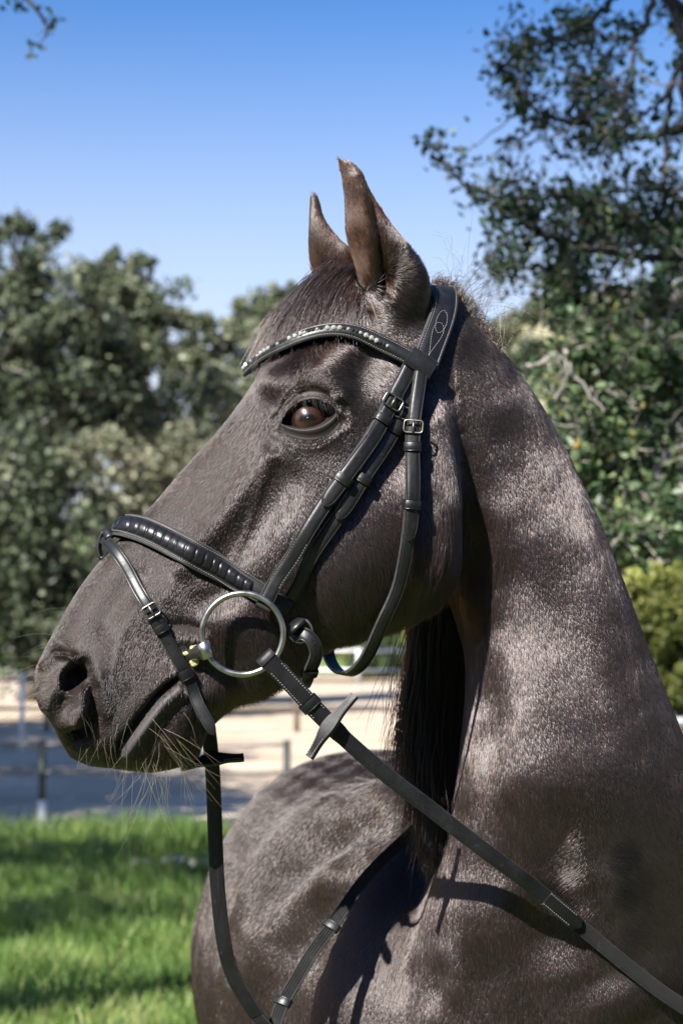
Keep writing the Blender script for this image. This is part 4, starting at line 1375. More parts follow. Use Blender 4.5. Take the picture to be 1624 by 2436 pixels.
# --- bit: loose ring, sleeve and mouthpiece
bit = tag(bpy.data.objects.new('bit', None)); COL.objects.link(bit); bit.parent = bridle
bit.matrix_parent_inverse = Matrix.Translation(bridle.location).inverted()
def ring_at(c, e1, e2, R, r, parent, name='ring'):
    a = np.linspace(0, 2 * math.pi, 97)
    mbx = MB(); mbx.tube(c + R * (np.cos(a)[:, None] * e1 + np.sin(a)[:, None] * e2), r, 14, cap=False)
    return mbx.build(name, M['metal'], parent)
ax_n = unit(NEAR + np.array([-.10, 0, -.06]))
re1 = unit(np.cross(np.array([0, 0, 1.0]), ax_n)); re2 = np.cross(ax_n, re1)
ring_at(ring_c, re1, re2, .0440, .0034, bit)
rc2 = mirror(ring_c[None])[0]
axm = ax_n - 2 * (ax_n @ NEAR) * NEAR
m1 = unit(np.cross(np.array([0, 0, 1.0]), axm)); m2 = np.cross(axm, m1)
ring_at(rc2, m1, m2, .0440, .0034, bit)
bp_ = ring_c + .0440 * (-math.cos(.42) * re1 * np.sign(re1[0]) - math.sin(.42) * re2)
dirm = unit(hp(470, 1552, .050) - bp_)
tv = unit(np.cross(bp_ - ring_c, ax_n))
for P_, D_, TV, C_ in ((bp_, dirm, tv, ring_c), (mirror(bp_[None])[0], dirm - 2 * (dirm @ NEAR) * NEAR, tv - 2 * (tv @ NEAR) * NEAR, rc2)):
    mbx = MB()
    ax_pts = np.array([P_ - TV * .0095, P_ - TV * .0085, P_ + TV * .0085, P_ + TV * .0095])
    mbx.tube(ax_pts, np.array([.006, .0078, .0078, .006]), 16)
    mbx.build('sleeve', M['metal'], bit)
A_ = bp_; B_ = mirror(bp_[None])[0]
mouth = [A_, A_ + dirm * .018, hp(430, 1570, .030), hp(420, 1580, 0), mirror(hp(430, 1570, .030)[None])[0], B_ + (dirm - 2 * (dirm @ NEAR) * NEAR) * .018, B_]
mp = resample(crom(mouth, 80), 50)
mbx = MB(); mbx.tube(mp, np.interp(np.linspace(0, 1, 50), [0, .12, .5, .88, 1], [.0062, .0086, .006, .0086, .0062]), 12)
mbx.build('mouthpiece', M['metal'], bit)
# foam on the bit at the corner of the mouth
def lump(c, r, seed, squash=(1, 1, 1)):
    rr = np.random.default_rng(seed)
    th = np.linspace(.1, math.pi - .1, 14); a = np.linspace(0, 2 * math.pi, 20, endpoint=False)
    D3 = np.stack([np.sin(th)[:, None] * np.cos(a), np.sin(th)[:, None] * np.sin(a), np.cos(th)[:, None] * np.ones(20)], -1)
    nzz = 1 + .22 * smooth_noise(D3.reshape(-1, 3), 2.4, seed)[:, 0].reshape(14, 20)
    mbx = MB(); closed_loft(mbx, c + D3 * nzz[..., None] * r * np.array(squash))
    return mbx.build('foam', M['foam'], bit)
lump(hit(466, 1543)[0] - np.array([0, .004, 0]), .0058, 1, (1.2, .6, .75))
lump(hit(462, 1574)[0] - np.array([0, .003, 0]), .0052, 2, (1.0, .6, 1.1))
lump(hit(446, 1556)[0] - np.array([0, .001, 0]), .0045, 3, (1.2, .5, .7))

# --- reins
rpx = [(640, 1572), (652, 1585), (668, 1600), (706, 1641), (744, 1682), (783, 1721), (821, 1759), (878, 1809), (936, 1858), (1013, 1916), (1103, 1986), (1192, 2053), (1259, 2102), (1303, 2140),
       (1370, 2196), (1415, 2234), (1482, 2290), (1549, 2343), (1620, 2392), (1720, 2450)]
q = resample(crom(rpx, 400), 160)
h1 = hit(1390, 2212)[0]; h2 = hit(1560, 2350)[0]
ys = ring_c[1] - .004
Yr = np.interp(q[:, 0], [620, 1200, 1390, 1560, 1720], [ys, (ys * .35 + (h1[1] - .024) * .65), h1[1] - .014, h2[1] - .012, h2[1] - .0])
Pr = np.array([at(x, y, Y) for (x, y), Y in zip(q, Yr)])
Pr = smooth_path(Pr, 10); Pr = press(Pr, .006); Pr = smooth_path(Pr, 6)
rn = np.tile(np.array([-.10, -1.0, .15]), (len(Pr), 1)); rn = unit(rn)
jt = idx_near(Pr, 1378, 2203)
wr = np.interp(np.linspace(0, 1, jt + 1), [0, .24, .26, 1], [.0200, .0200, .0176, .0176])
rein = strap('rein', Pr[:jt + 1], rn[:jt + 1], wr, .0034, M['leather_dark'], bridle, PLAIN, tip=.010)
jc = idx_near(Pr, 1270, 2110)
web = strap('rein_webbing', Pr[jc:] - rn[jc:] * .0022, rn[jc:], .0165, .0022, M['web'], rein, PLAIN)
jw = idx_near(Pr, 1297, 2132)
strap('stitched_end', Pr[jw:jt + 1] + rn[jw:jt + 1] * .0026, rn[jw:jt + 1], .0182, .0026, M['leather_dark'], rein, PLAIN, tip=.012)
st = MB()
for a_, b_, offs, th_ in ((idx_near(Pr, 660, 1592), idx_near(Pr, 770, 1708), (-.0078, .0078), .0038), (jw, jt - 2, (-.0070, .0070), .0056)):
    for off in offs:
        s_ = stitches(Pr[a_:b_], rn[a_:b_], off, th_, rein, .0033, .0021, .0006); st.V += s_.V; st.Q += [f + st.n for f in s_.Q]; st.n += s_.n
st.build('stitching', M['thread'], rein, shade=False)['kind'] = 'stuff'
keeper('keeper', Pr, rn, idx_near(Pr, 735, 1672), .0205, .0036, rein, .011, M['leather_dark'])
# fold of the rein round the ring
f0 = Pr[0]; dr = unit(Pr[6] - Pr[0])
fo = np.array([f0 + rn[0] * .001, f0 - dr * .006 + rn[0] * -.001, f0 - dr * .008 - rn[0] * .007, f0 - rn[0] * .011, f0 + dr * .02 - rn[0] * .004])
fo = resample(crom(fo, 40), 18); tt = unit(np.gradient(fo, axis=0)); bt = np.cross(dr, rn[0])
strap('strap_fold', fo, np.cross(bt, tt) * -1, .0205, .0034, M['leather_dark'], rein, PLAIN)
def stopper(c, d, n_, ln, parent):
    s = np.linspace(-1, 1, 25)
    P = c + d * (s * ln / 2)[:, None] + n_ * (.007 * (1 - s ** 2) ** 2)[:, None]
    wv = .0090 + .0075 * np.exp(-(s / .38) ** 2)
    NN = np.tile(n_, (25, 1))
    o = strap('rein_stopper', P, NN, wv, .0055, M['leather_dark'], parent, PLAIN)
    mbx = MB()
    T = unit(np.gradient(P, axis=0)); B = np.cross(T, NN)
    for sg in (-1, 1):
        PP = P + B * (sg * (wv / 2 - .0016))[:, None]
        for aa, bb_ in ((1, 9), (16, 24)):
            s2 = stitches(PP[aa:bb_], NN[aa:bb_], 0, .0061, None, .0031, .0021, .0006)
            mbx.V += s2.V; mbx.Q += [f + mbx.n for f in s2.Q]; mbx.n += s2.n
    mbx.build('stitching', M['thread'], o, shade=False)['kind'] = 'stuff'
    return o
js = idx_near(Pr, 797, 1728)
sd = unit(hp(848, 1655, 0) - hp(745, 1797, 0))
stopper(Pr[js] + rn[js] * .004, sd, unit(np.array([-.45, -.85, .1])), .083, rein)
# far rein: hangs from the other ring, loops below the frame and comes up over the breast
far_q = [(486, 1640), (492, 1700), (500, 1758), (507, 1834), (511, 1923), (514, 2012), (517, 2088), (522, 2146), (529, 2213), (541, 2280), (561, 2334), (592, 2383), (622, 2432), (650, 2462),
         (655, 2440), (672, 2388), (708, 2328), (743, 2267), (788, 2207), (828, 2148), (860, 2103), (909, 2048), (953, 2008), (1002, 1962), (1060, 1915)]
fY = [2.215, 2.225, 2.23, 2.235, 2.24, 2.245, 2.25, 2.255, 2.26, 2.265, 2.268, 2.27, 2.275, 2.28, 2.29, 2.30, 2.315, 2.33, 2.345, 2.36, 2.375, 2.39, 2.40, 2.41, 2.42]
FP = np.array([at(x, y, Y) for (x, y), Y in zip(far_q, fY)])
FP = resample(crom(FP, 500), 190); FP = smooth_path(FP, 6)
FP = press(FP, .006); FP = smooth_path(FP, 6)
fn = np.tile(unit(np.array([-.35, -.9, .12])), (len(FP), 1))
n1 = idx_near(FP, 560, 2334)
rein2 = strap('rein', FP[:n1 + 12], fn[:n1 + 12], .0178, .0034, M['leather_dark'], bridle, PLAIN)
fn2 = fn[n1:].copy()
web2 = strap('rein_webbing', FP[n1:] + fn2 * .0005, fn2, np.interp(np.linspace(0, 1, len(FP) - n1), [0, .15, 1], [.0150, .0165, .0150]), .0030, M['web'], rein2,
             [(-1, 0), (-1, .8), (-.8, 1), (-.6, .6), (-.4, 1), (-.2, .6), (0, 1), (.2, .6), (.4, 1), (.6, .6), (.8, 1), (1, .8), (1, 0)])
for x, y in ((676, 2382), (790, 2204)):
    keeper('rein_stop', FP, fn, idx_near(FP[n1 + 14:], x, y) + n1 + 14, .0165, .0034, rein2, .010)
jx_ = idx_near(FP[:80], 503, 1812)
stopper(FP[jx_] + np.array([.0, -.004, 0]), unit(hp(573, 1800, 0) - hp(430, 1822, 0)), unit(np.array([.1, -.75, .5])), .073, rein2)
# ------------------------------------------------------------------ ground, arena, grass
def ground_sheet(name, xs, ys, z, m, bumps=0.0, seed=1):
    X, Yg = np.meshgrid(xs, ys, indexing='ij')
    V = np.stack([X, Yg, np.full_like(X, z)], -1)
    if bumps:
        n_ = smooth_noise(V.reshape(-1, 3) * np.array([1, 1, 0]), .8, seed)[:, 0].reshape(X.shape)
        V[..., 2] += n_ * bumps
    mbx = MB(); mbx.grid(V)
    o = mbx.build(name, m)
    o['kind'] = 'structure'
    return o
def make_soil():
    m, nt, b = mat('meadow_soil')
    t = noise(nt, .6, 6); r = ramp(nt, t.outputs['Fac'], [(.35, (.045, .070, .018)), (.6, (.07, .10, .025)), (.75, (.12, .10, .06))])
    nt.links.new(r.outputs[0], b.inputs['Base Color']); b.inputs['Roughness'].default_value = .95
    return m
def make_sand():
    m, nt, b = mat('arena_sand')
    t = noise(nt, .35, 6, .6); r = ramp(nt, t.outputs['Fac'], [(.3, (.28, .215, .15)), (.5, (.42, .335, .245)), (.7, (.52, .42, .32))])
    f = noise(nt, 14, 4)
    nt.links.new(r.outputs[0], b.inputs['Base Color']); b.inputs['Roughness'].default_value = .95
    bump(nt, b, f.outputs['Fac'], .6, .03)
    return m
ground_sheet('ground', np.array([-1500, -400, -60, -20, -10, 0, 10, 20, 60, 400, 1500.0]), np.array([-60, -20, 0, 5, 10, 15, 20, 30, 60, 150, 600, 2500.0]), 0.0, make_soil())
ARENA0 = 16.5
sand = ground_sheet('arena_ground', np.linspace(-30, 40, 90), np.linspace(ARENA0, 92, 120), .02, make_sand(), .015, 4)

def make_leaf(name, cols, trans=.35, rough=.5):
    m = bpy.data.materials.new(name); m.use_nodes = True
    nt = m.node_tree; b = nt.nodes['Principled BSDF']; out = nt.nodes['Material Output']
    a = N(nt, 'ShaderNodeAttribute', attribute_name='tone')
    r = ramp(nt, a.outputs['Fac'], cols)
    nt.links.new(r.outputs[0], b.inputs['Base Color'])
    b.inputs['Roughness'].default_value = rough
    b.inputs['Specular IOR Level'].default_value = .35
    tr = N(nt, 'ShaderNodeBsdfTranslucent'); nt.links.new(r.outputs[0], tr.inputs['Color'])
    mx = N(nt, 'ShaderNodeMixShader'); mx.inputs[0].default_value = trans
    nt.links.new(b.outputs[0], mx.inputs[1]); nt.links.new(tr.outputs[0], mx.inputs[2]); nt.links.new(mx.outputs[0], out.inputs['Surface'])
    return m
M['grass'] = make_leaf('grass_blade', [(0, (.024, .062, .012)), (.4, (.075, .150, .028)), (.8, (.165, .265, .060)), (1, (.30, .33, .12))], .35)
def tone_attr(me_, val):
    a = me_.attributes.new('tone', 'FLOAT', 'POINT')
    a.data.foreach_set('value', np.asarray(val, np.float32))

def grass_mesh(X, Yg, H, W_, lean, tone, r):
    n = len(X)
    az = r.uniform(0, 6.283, n)
    base = np.stack([X, Yg, np.zeros(n)], -1)
    s = np.stack([np.cos(az), np.sin(az), np.zeros(n)], -1) * (W_ / 2)[:, None]
    ld = r.uniform(0, 6.283, n)
    l = np.stack([np.cos(ld), np.sin(ld), np.zeros(n)], -1) * (lean * H)[:, None]
    up = np.array([0, 0, 1.0])
    m1 = base + l * .3 + up * (H * .55)[:, None]
    tip = base + l + up * H[:, None]
    V = np.stack([base - s, base + s, m1 + s * .8, m1 - s * .8, tip], 1).reshape(-1, 3)
    o = np.arange(n)[:, None] * 5
    Q = np.array([[0, 1, 2, 3]]) + o; T = np.array([[3, 2, 4]]) + o
    me_ = np_mesh('grass', V, [Q, T])
    tone_attr(me_, np.repeat(tone, 5))
    return me_
rg = np.random.default_rng(31)
n = 190000
Yg = 6.5 + (ARENA0 + .2 - 6.5) * rg.random(n) ** .85
Xg = np.where(rg.random(n) < .72, (rg.random(n) * 2.0 - 1.15) * (.19 * Yg + .5), (rg.random(n) * 2 - 1) * (.45 * Yg + 1.5))
cl = smooth_noise(np.stack([Xg, Yg, 0 * Xg], -1), 1.6, 8)
keep = rg.random(n) < np.clip(1.0 + cl[:, 0] * .5, .25, 1)
# a bare, stony place in the meadow
bare = ((Xg + 1.25) / .55) ** 2 + ((Yg - 14.9) / .8) ** 2 < 1
keep &= ~(bare & (rg.random(n) < .93))
Xg, Yg, cl = Xg[keep], Yg[keep], cl[keep]
H = rg.uniform(.08, .22, len(Xg)) * (1 + .35 * cl[:, 1])
H = np.where(Yg > ARENA0 - .8, H * 1.25, H)
gm = grass_mesh(Xg, Yg, H, rg.uniform(.006, .013, len(Xg)), rg.uniform(.1, .7, len(Xg)), np.clip(.5 + .34 * cl[:, 2] + rg.normal(size=len(Xg)) * .25, 0, 1), rg)
tag(obj('grass', gm, M['grass'], None, False), 'lush green meadow grass in front of the sandy arena', 'grass', kind='stuff')
# stones in the bare place
M['stone'] = simple('pale_stone', (.42, .37, .32), .9, .3, 9)
def rock(name, c, r, seed, squash=.55, m=None):
    th = np.linspace(.12, math.pi - .12, 10); a = np.linspace(0, 2 * math.pi, 14, endpoint=False)
    D3 = np.stack([np.sin(th)[:, None] * np.cos(a), np.sin(th)[:, None] * np.sin(a), np.cos(th)[:, None] * np.ones(14)], -1)
    nz = 1 + .25 * smooth_noise(D3.reshape(-1, 3), 2.0, seed)[:, 0].reshape(10, 14)
    mbx = MB(); closed_loft(mbx, np.array(c) + D3 * nz[..., None] * r * np.array([1.3, 1, squash]))
    return mbx.build(name, m or M['stone'])
for i, (x, y, r_, lb) in enumerate(((-1.02, 14.6, .10, 'pale flat stone lying in the grass, rightmost of the three'), (-1.28, 14.9, .08, 'small pale stone in the grass between two other stones'),
                                    (-1.52, 14.8, .07, 'small pale stone in the grass, leftmost of the three'))):
    tag(rock('stone', (x, y, .05), r_, 40 + i), lb, 'stone', 'stones in the grass')

# ------------------------------------------------------------------ fences
M['green_post'] = simple('dark_post_paint', (.018, .028, .024), .6, .3, 15)
M['white_pipe'] = simple('white_pipe_paint', (.62, .62, .62), .5, .12, 10)
M['brown_rail'] = simple('weathered_rail', (.10, .075, .055), .8, .35, 18)
M['grey_rail'] = simple('grey_weathered_rail', (.16, .15, .14), .8, .35, 18)
def fence(label, pts, h, rails, pr, rr, mp, mr, spacing, base=None):
    """posts and rails along a line of ground points; base = (height, material) of a pale foot on each post"""
    f = thing('fence', label, 'fence', (pts[0][0], pts[0][1], 0))
    P = np.array([(x, y, 0) for x, y in pts], float)
    L = np.r_[0, np.cumsum(np.linalg.norm(np.diff(P, axis=0), axis=1))]
    s = np.arange(0, L[-1] + 1e-6, spacing)
    Q = np.stack([np.interp(s, L, P[:, j]) for j in range(3)], -1)
    for p in Q:
        mbx = MB(); mbx.tube(np.array([p - [0, 0, .1], p + [0, 0, h * .5], p + [0, 0, h]]), pr, 10)
        po = mbx.build('post', mp, f)
        if base:
            mbx = MB(); mbx.tube(np.array([p - [0, 0, .05], p + [0, 0, base[0]]]), pr * 1.12, 10); mbx.build('post_foot', base[1], po)
    for k, z in enumerate(rails):
        for a, b in zip(Q[:-1], Q[1:]):
            mid_ = (a + b) / 2 - np.array([0, 0, .01])
            mbx = MB(); mbx.tube(resample(crom(np.array([a, mid_, b]) + [0, 0, z], 12), 8), rr, 8); mbx.build('rail', mr, f)
    return f
def gp(px, py):
    """ground point below a pixel"""
    d = ray(px, py)
    t = -CAM_Z / d[2]
    return (d[0] * t, t)
fence('dark green post fence with pale feet along the grass edge', [(-4.9, 17.7), (-2.70, 17.5), (-.4, 17.4)], .84, (.55, .80), .035, .016, M['green_post'], M['grey_rail'], 2.21, (.30, M['white_pipe']))
fence('weathered brown rail fence across the pale sand', [(-10.2, 36.5), (-2.2, 36.0), (2.4, 35.4), (12, 35)], 1.05, (.45, .98), .055, .035, M['brown_rail'], M['brown_rail'], 2.35)
fence('white pipe fence in front of the green slope', [(-14, 66), (-1, 63), (4, 61), (22, 58)], 1.45, (.75, 1.38), .05, .045, M['white_pipe'], M['white_pipe'], 3.0)
fence('pale slim post fence on the shaded sand', [(-9.5, 29.6), (-4.85, 29.2), (-2.4, 29.0)], 1.25, (.5, 1.2), .04, .02, M['white_pipe'], M['grey_rail'], 2.35)
fence('white rail fence beside the sunlit bushes', [(1.62, 10.8), (5.1, 10.6)], 1.36, (.85, 1.29), .035, .028, M['white_pipe'], M['white_pipe'], 1.72)

# ------------------------------------------------------------------ trees and bushes
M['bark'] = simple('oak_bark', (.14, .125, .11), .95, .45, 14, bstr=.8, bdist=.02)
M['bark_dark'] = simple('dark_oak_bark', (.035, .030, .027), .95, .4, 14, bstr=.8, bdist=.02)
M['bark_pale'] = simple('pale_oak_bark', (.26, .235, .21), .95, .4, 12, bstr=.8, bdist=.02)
M['leaf_far'] = make_leaf('far_oak_leaf', [(0, (.010, .014, .007)), (.4, (.038, .054, .027)), (.7, (.100, .128, .070)), (1, (.22, .24, .15))], .2)
M['leaf_grey'] = make_leaf('grey_shrub_leaf', [(0, (.035, .042, .024)), (.5, (.12, .13, .075)), (1, (.27, .26, .17))], .2)
M['leaf_oak'] = make_leaf('near_oak_leaf', [(0, (.014, .028, .013)), (.5, (.045, .082, .034)), (.85, (.125, .175, .075)), (.96, (.22, .26, .11)), (1, (.34, .20, .04))], .25, .42)
M['leaf_lime'] = make_leaf('sunlit_bush_leaf', [(0, (.06, .10, .02)), (.5, (.18, .22, .05)), (1, (.36, .37, .11))], .35)
def leaf_cloud(C, size, r, tone, up=.35, aspect=.6, fold=.25):
    """one leaf (folded pair of triangles) at each centre"""
    n = len(C)
    nrm = r.normal(size=(n, 3)); nrm[:, 2] += up; nrm = unit(nrm)
    d = r.normal(size=(n, 3)); d = unit(d - nrm * (d * nrm).sum(1)[:, None])
    b = np.cross(nrm, d)
    s = (size * r.uniform(.6, 1.3, n))[:, None]
    V = np.stack([C - d * s * .5, C + b * s * aspect * .5 + nrm * s * fold * .4, C + d * s * .5, C - b * s * aspect * .5 + nrm * s * fold * .4], 1).reshape(-1, 3)
    o = np.arange(n)[:, None] * 4
    me_ = np_mesh('leaves', V, np.concatenate([np.array([[0, 1, 2]]) + o, np.array([[0, 2, 3]]) + o]))
    tone_attr(me_, np.repeat(tone, 4))
    return me_
def branch_path(a, b, r, wob, n=10, sag=0.0):
    t = np.linspace(0, 1, n)[:, None]
    L = np.linalg.norm(b - a)
    w_ = np.cumsum(r.normal(size=(n, 3)), 0) * wob * L / n
    w_ -= w_[0] + (w_[-1] - w_[0]) * t
    return a + (b - a) * t + w_ + np.array([0, 0, -sag * L]) * (t * (1 - t))
def crown_tree(name, label, cat, base, lobes, nleaf, size, mats, seed, trunk_r=.2, group=None, clump=.35, limbs=True, shell=.55, tone0=.45):
    """tree or bush: trunk with a limb into every lobe, leaves in clumps that fill the lobes.  lobes rows: x, y, z, rx, ry, rz (world)"""
    r = np.random.default_rng(seed)
    root = thing(name, label, cat, tuple(base), group)
    lobes = np.asarray(lobes, float)
    mbx = MB()
    b = np.array(base, float)
    top = np.array([lobes[:, 0].mean(), lobes[:, 1].mean(), b[2] + (lobes[:, 2].mean() - b[2]) * .55])
    tp = branch_path(b - [0, 0, .1], top, r, .25)
    mbx.tube(tp, np.linspace(trunk_r, trunk_r * .55, len(tp)), 9)
    vol = lobes[:, 3] * lobes[:, 4] * lobes[:, 5]
    vol = vol ** .75; vol /= vol.sum()
    CC, TN = [], []
    for L_, v_ in zip(lobes, vol):
        c, rad = L_[:3], L_[3:]
        a0 = tp[r.integers(4, len(tp))]
        lp_ = branch_path(a0, c, r, .35)
        mbx.tube(lp_, np.linspace(trunk_r * .5, trunk_r * .16, len(lp_)), 6)
        nl = int(nleaf * v_)
        ncl = max(6, nl // 60)
        dirs = unit(r.normal(size=(ncl, 3)))
        rr = r.random(ncl) ** (1 / 3.0) * (1 - shell) + shell * r.random(ncl) ** .35
        cc = c + dirs * rr[:, None] * rad
        for k in range(min(10, ncl)):
            tw = branch_path(lp_[-1 - (k % 4)], cc[k], r, .4, 6)
            mbx.tube(tw, np.linspace(trunk_r * .14, trunk_r * .04, 6), 4, cap=False)
        i = r.integers(0, ncl, nl)
        sp = clump * rad.mean() * r.uniform(.4, 1.0, ncl)
        CC.append(cc[i] + r.normal(size=(nl, 3)) * sp[i][:, None] * .6)
        ct = r.normal(size=ncl) * .20
        TN.append(np.clip(tone0 + ct[i] + r.normal(size=nl) * .17, 0, 1))
    CC = np.concatenate(CC); TN = np.concatenate(TN)
    k = CC[:, 2] > .03
    mbx.build('trunk', mats[1], root)
    me_ = leaf_cloud(CC[k], size, r, TN[k])
    obj('crown', me_, mats[0], root, False)['kind'] = 'stuff'
    return root
def lobe(px, py, Y, rpx, rpy, ry=None):
    c = at(px, py, Y); s = Y / FPX
    return (*c, rpx * s, (ry if ry else (rpx + rpy) / 2 * s), rpy * s)
# far oaks behind the arena, left of the horse
GRP = 'oaks beyond the arena'
crown_tree('oak_tree', 'tall dark oak at the left edge of the picture beyond the sand', 'tree', (*gp(60, 1668), 0),
           [lobe(20, 640, 46, 130, 120), lobe(150, 740, 46, 140, 130), lobe(-40, 860, 45, 190, 170), lobe(130, 960, 46, 190, 160), lobe(70, 560, 46, 80, 70), lobe(250, 840, 47, 110, 100)], 15500, .21,
           (M['leaf_far'], M['bark']), 101, .35, GRP, tone0=.46)
crown_tree('oak_tree', 'rounded olive green oak second from the left with sky showing through', 'tree', (*gp(330, 1660), 0),
           [lobe(270, 690, 50, 110, 100), lobe(360, 700, 50, 95, 85), lobe(400, 790, 50, 70, 60), lobe(300, 820, 50, 130, 90), lobe(220, 950, 50, 150, 110), lobe(380, 1010, 49, 150, 110), lobe(290, 620, 50, 60, 40)], 13000, .21,
           (M['leaf_far'], M['bark']), 102, .3, GRP, tone0=.72)
crown_tree('oak_tree', 'pale green oak just left of the forehead of the horse', 'tree', (*gp(560, 1655), 0),
           [lobe(470, 810, 54, 60, 70), lobe(540, 775, 54, 85, 65), lobe(620, 780, 54, 90, 80), lobe(670, 720, 54, 55, 55), lobe(480, 900, 54, 100, 70), lobe(570, 970, 53, 130, 110), lobe(700, 900, 54, 110, 130)], 13000, .21,
           (M['leaf_far'], M['bark']), 103, .3, GRP, tone0=.85)
crown_tree('shrub', 'large grey green shrub under the far oaks beside the nose', 'shrub', (*gp(420, 1650), 0),
           [lobe(250, 1150, 43, 170, 130), lobe(420, 1120, 44, 140, 120), lobe(330, 1300, 43, 190, 130), lobe(480, 1260, 44, 150, 150), lobe(300, 1440, 42, 200, 130), lobe(560, 1420, 44, 200, 150)], 17000, .19,
           (M['leaf_grey'], M['bark']), 104, .2, 'shrubs beyond the arena', clump=.3, tone0=.66)
crown_tree('shrub', 'dark dense shrub at the left edge below the tall oak', 'shrub', (*gp(60, 1665), 0),
           [lobe(60, 1130, 42, 170, 150), lobe(-20, 1300, 41, 190, 150), lobe(150, 1310, 41, 150, 150), lobe(40, 1470, 41, 200, 130), lobe(190, 1500, 41, 170, 120)], 19000, .19,
           (M['leaf_far'], M['bark']), 105, .2, 'shrubs beyond the arena', tone0=.40)
# green slope far behind, seen under the jaw
def make_slope():
    m, nt, b = mat('green_slope')
    t = noise(nt, .25, 6, .65); r = ramp(nt, t.outputs['Fac'], [(.3, (.05, .09, .02)), (.55, (.10, .16, .035)), (.75, (.20, .20, .09))])
    nt.links.new(r.outputs[0], b.inputs['Base Color']); b.inputs['Roughness'].default_value = .95
    return m
xs = np.linspace(-260, 300, 140); ys = np.linspace(92, 420, 60)
X, Yh = np.meshgrid(xs, ys, indexing='ij')
Z = 26 * np.clip((Yh - 92) / 330, 0, 1) ** 1.1 + 2.2 * smooth_noise(np.stack([X, Yh, 0 * X], -1).reshape(-1, 3), .03, 6)[:, 0].reshape(X.shape) * np.clip((Yh - 92) / 60, 0, 1) - .05
mbx = MB(); mbx.grid(np.stack([X, Yh, Z], -1)); tag(mbx.build('hill', make_slope()), kind='structure')
for i, (px, py, Y, rx, ry, lb) in enumerate(((900, 1530, 84, 70, 60, 'rounded green bush behind the white pipe fence under the throat'), (790, 1500, 90, 90, 50, 'low green bush behind the white fence under the jaw'),
                                             (1000, 1480, 88, 110, 90, 'broad green bush behind the mane on the slope'))):
    s = Y / FPX
    bx, by = at(px, py, Y)[:2]
    crown_tree('bush', lb, 'bush', (bx, by, 0), [lobe(px, py + ry * .3, Y, rx, ry), lobe(px - rx * .5, py + ry * .7, Y, rx * .6, ry * .7), lobe(px + rx * .5, py + ry * .7, Y, rx * .7, ry * .7)], 5000, .22,
               (M['leaf_lime'] if i != 0 else M['leaf_oak'], M['bark']), 200 + i, .12, 'bushes on the slope')
# the big live oak on the right, about seven metres away
OAK_Y = 7.0
oak = thing('live_oak', 'large live oak with dark leaves and grey branches behind the neck', 'tree', tuple(at(1900, 1520, OAK_Y)[:2]) + (0,))
ro = np.random.default_rng(77)
mbx = MB()
trunk_base = np.array([at(1900, 1520, OAK_Y)[0], OAK_Y + .4, -.1])
fork = at(1850, 1100, OAK_Y + .3)
mbx.tube(resample(crom([trunk_base, at(1890, 1600, OAK_Y + .4), at(1860, 1350, OAK_Y + .35), fork, at(1800, 700, OAK_Y + .2), at(1780, 300, OAK_Y), at(1700, -300, OAK_Y - .3)], 80), 40), np.linspace(.20, .06, 40), 12)
limbs = [  # pixel lines of visible limbs: (x,y)..., depth, radius start/end
    ([(1800, 700), (1720, 450), (1640, 250), (1624, 120), (1600, 20), (1570, -60)], 6.9, .035, .012),
    ([(1620, 140), (1600, 200), (1560, 250), (1500, 290)], 6.9, .014, .006),
    ([(1600, 190), (1585, 300), (1580, 420), (1570, 560)], 6.85, .014, .005),
    ([(1555, -20), (1530, 60), (1508, 100), (1505, 170), (1490, 240)], 6.6, .014, .005),
    ([(1800, 800), (1700, 560), (1620, 480), (1540, 430)], 7.1, .03, .008),
    ([(1820, 900), (1700, 830), (1620, 800), (1560, 760), (1500, 790), (1480, 850)], 7.0, .034, .012),
    ([(1640, 620), (1610, 700), (1580, 760), (1570, 830)], 6.8, .02, .012),
    ([(1500, 790), (1440, 810), (1380, 770), (1330, 700)], 7.0, .014, .006),
    ([(1540, 770), (1510, 820), (1490, 880), (1440, 930)], 6.7, .017, .009),
    ([(1420, 910), (1370, 850), (1360, 830)], 6.75, .016, .008), ([(1420, 915), (1400, 960), (1405, 1010)], 6.7, .012, .006),
    ([(1250, 875), (1290, 862), (1320, 845), (1350, 838)], 6.6, .010, .010),
    ([(1850, 1100), (1700, 1080), (1624, 1060), (1600, 1000), (1590, 900)], 7.0, .04, .014),
    ([(1624, 1060), (1570, 1100), (1560, 1180), (1540, 1260)], 6.7, .020, .012), ([(1560, 1180), (1520, 1230), (1480, 1250)], 6.7, .010, .008),
    ([(1624, 1000), (1610, 1080), (1630, 1180)], 6.8, .018, .012), ([(1400, 1000), (1370, 1060), (1360, 1120)], 6.8, .010, .006),
    ([(1850, 1000), (1740, 960), (1650, 900), (1600, 870)], 6.9, .03, .012), ([(1540, 1040), (1510, 1050), (1480, 1040)], 6.7, .007, .005),
    ([(1780, 300), (1650, 60), (1500, -60), (1350, -80)], 6.9, .03, .012), ([(1500, -60), (1420, 40), (1330, 90), (1230, 110)], 6.9, .014, .004),
    ([(1640, 300), (1520, 330), (1400, 300), (1280, 260), (1180, 150)], 7.1, .016, .004), ([(1700, 560), (1500, 520), (1350, 470), (1250, 480)], 7.1, .018, .004),
    ([(1640, 620), (1450, 600), (1300, 560), (1180, 480), (1090, 420), (1020, 330)], 7.0, .018, .003), ([(1500, 700), (1350, 660), (1230, 640), (1170, 650)], 7.0, .012, .003),
]
ends = []
dark_limbs = MB()
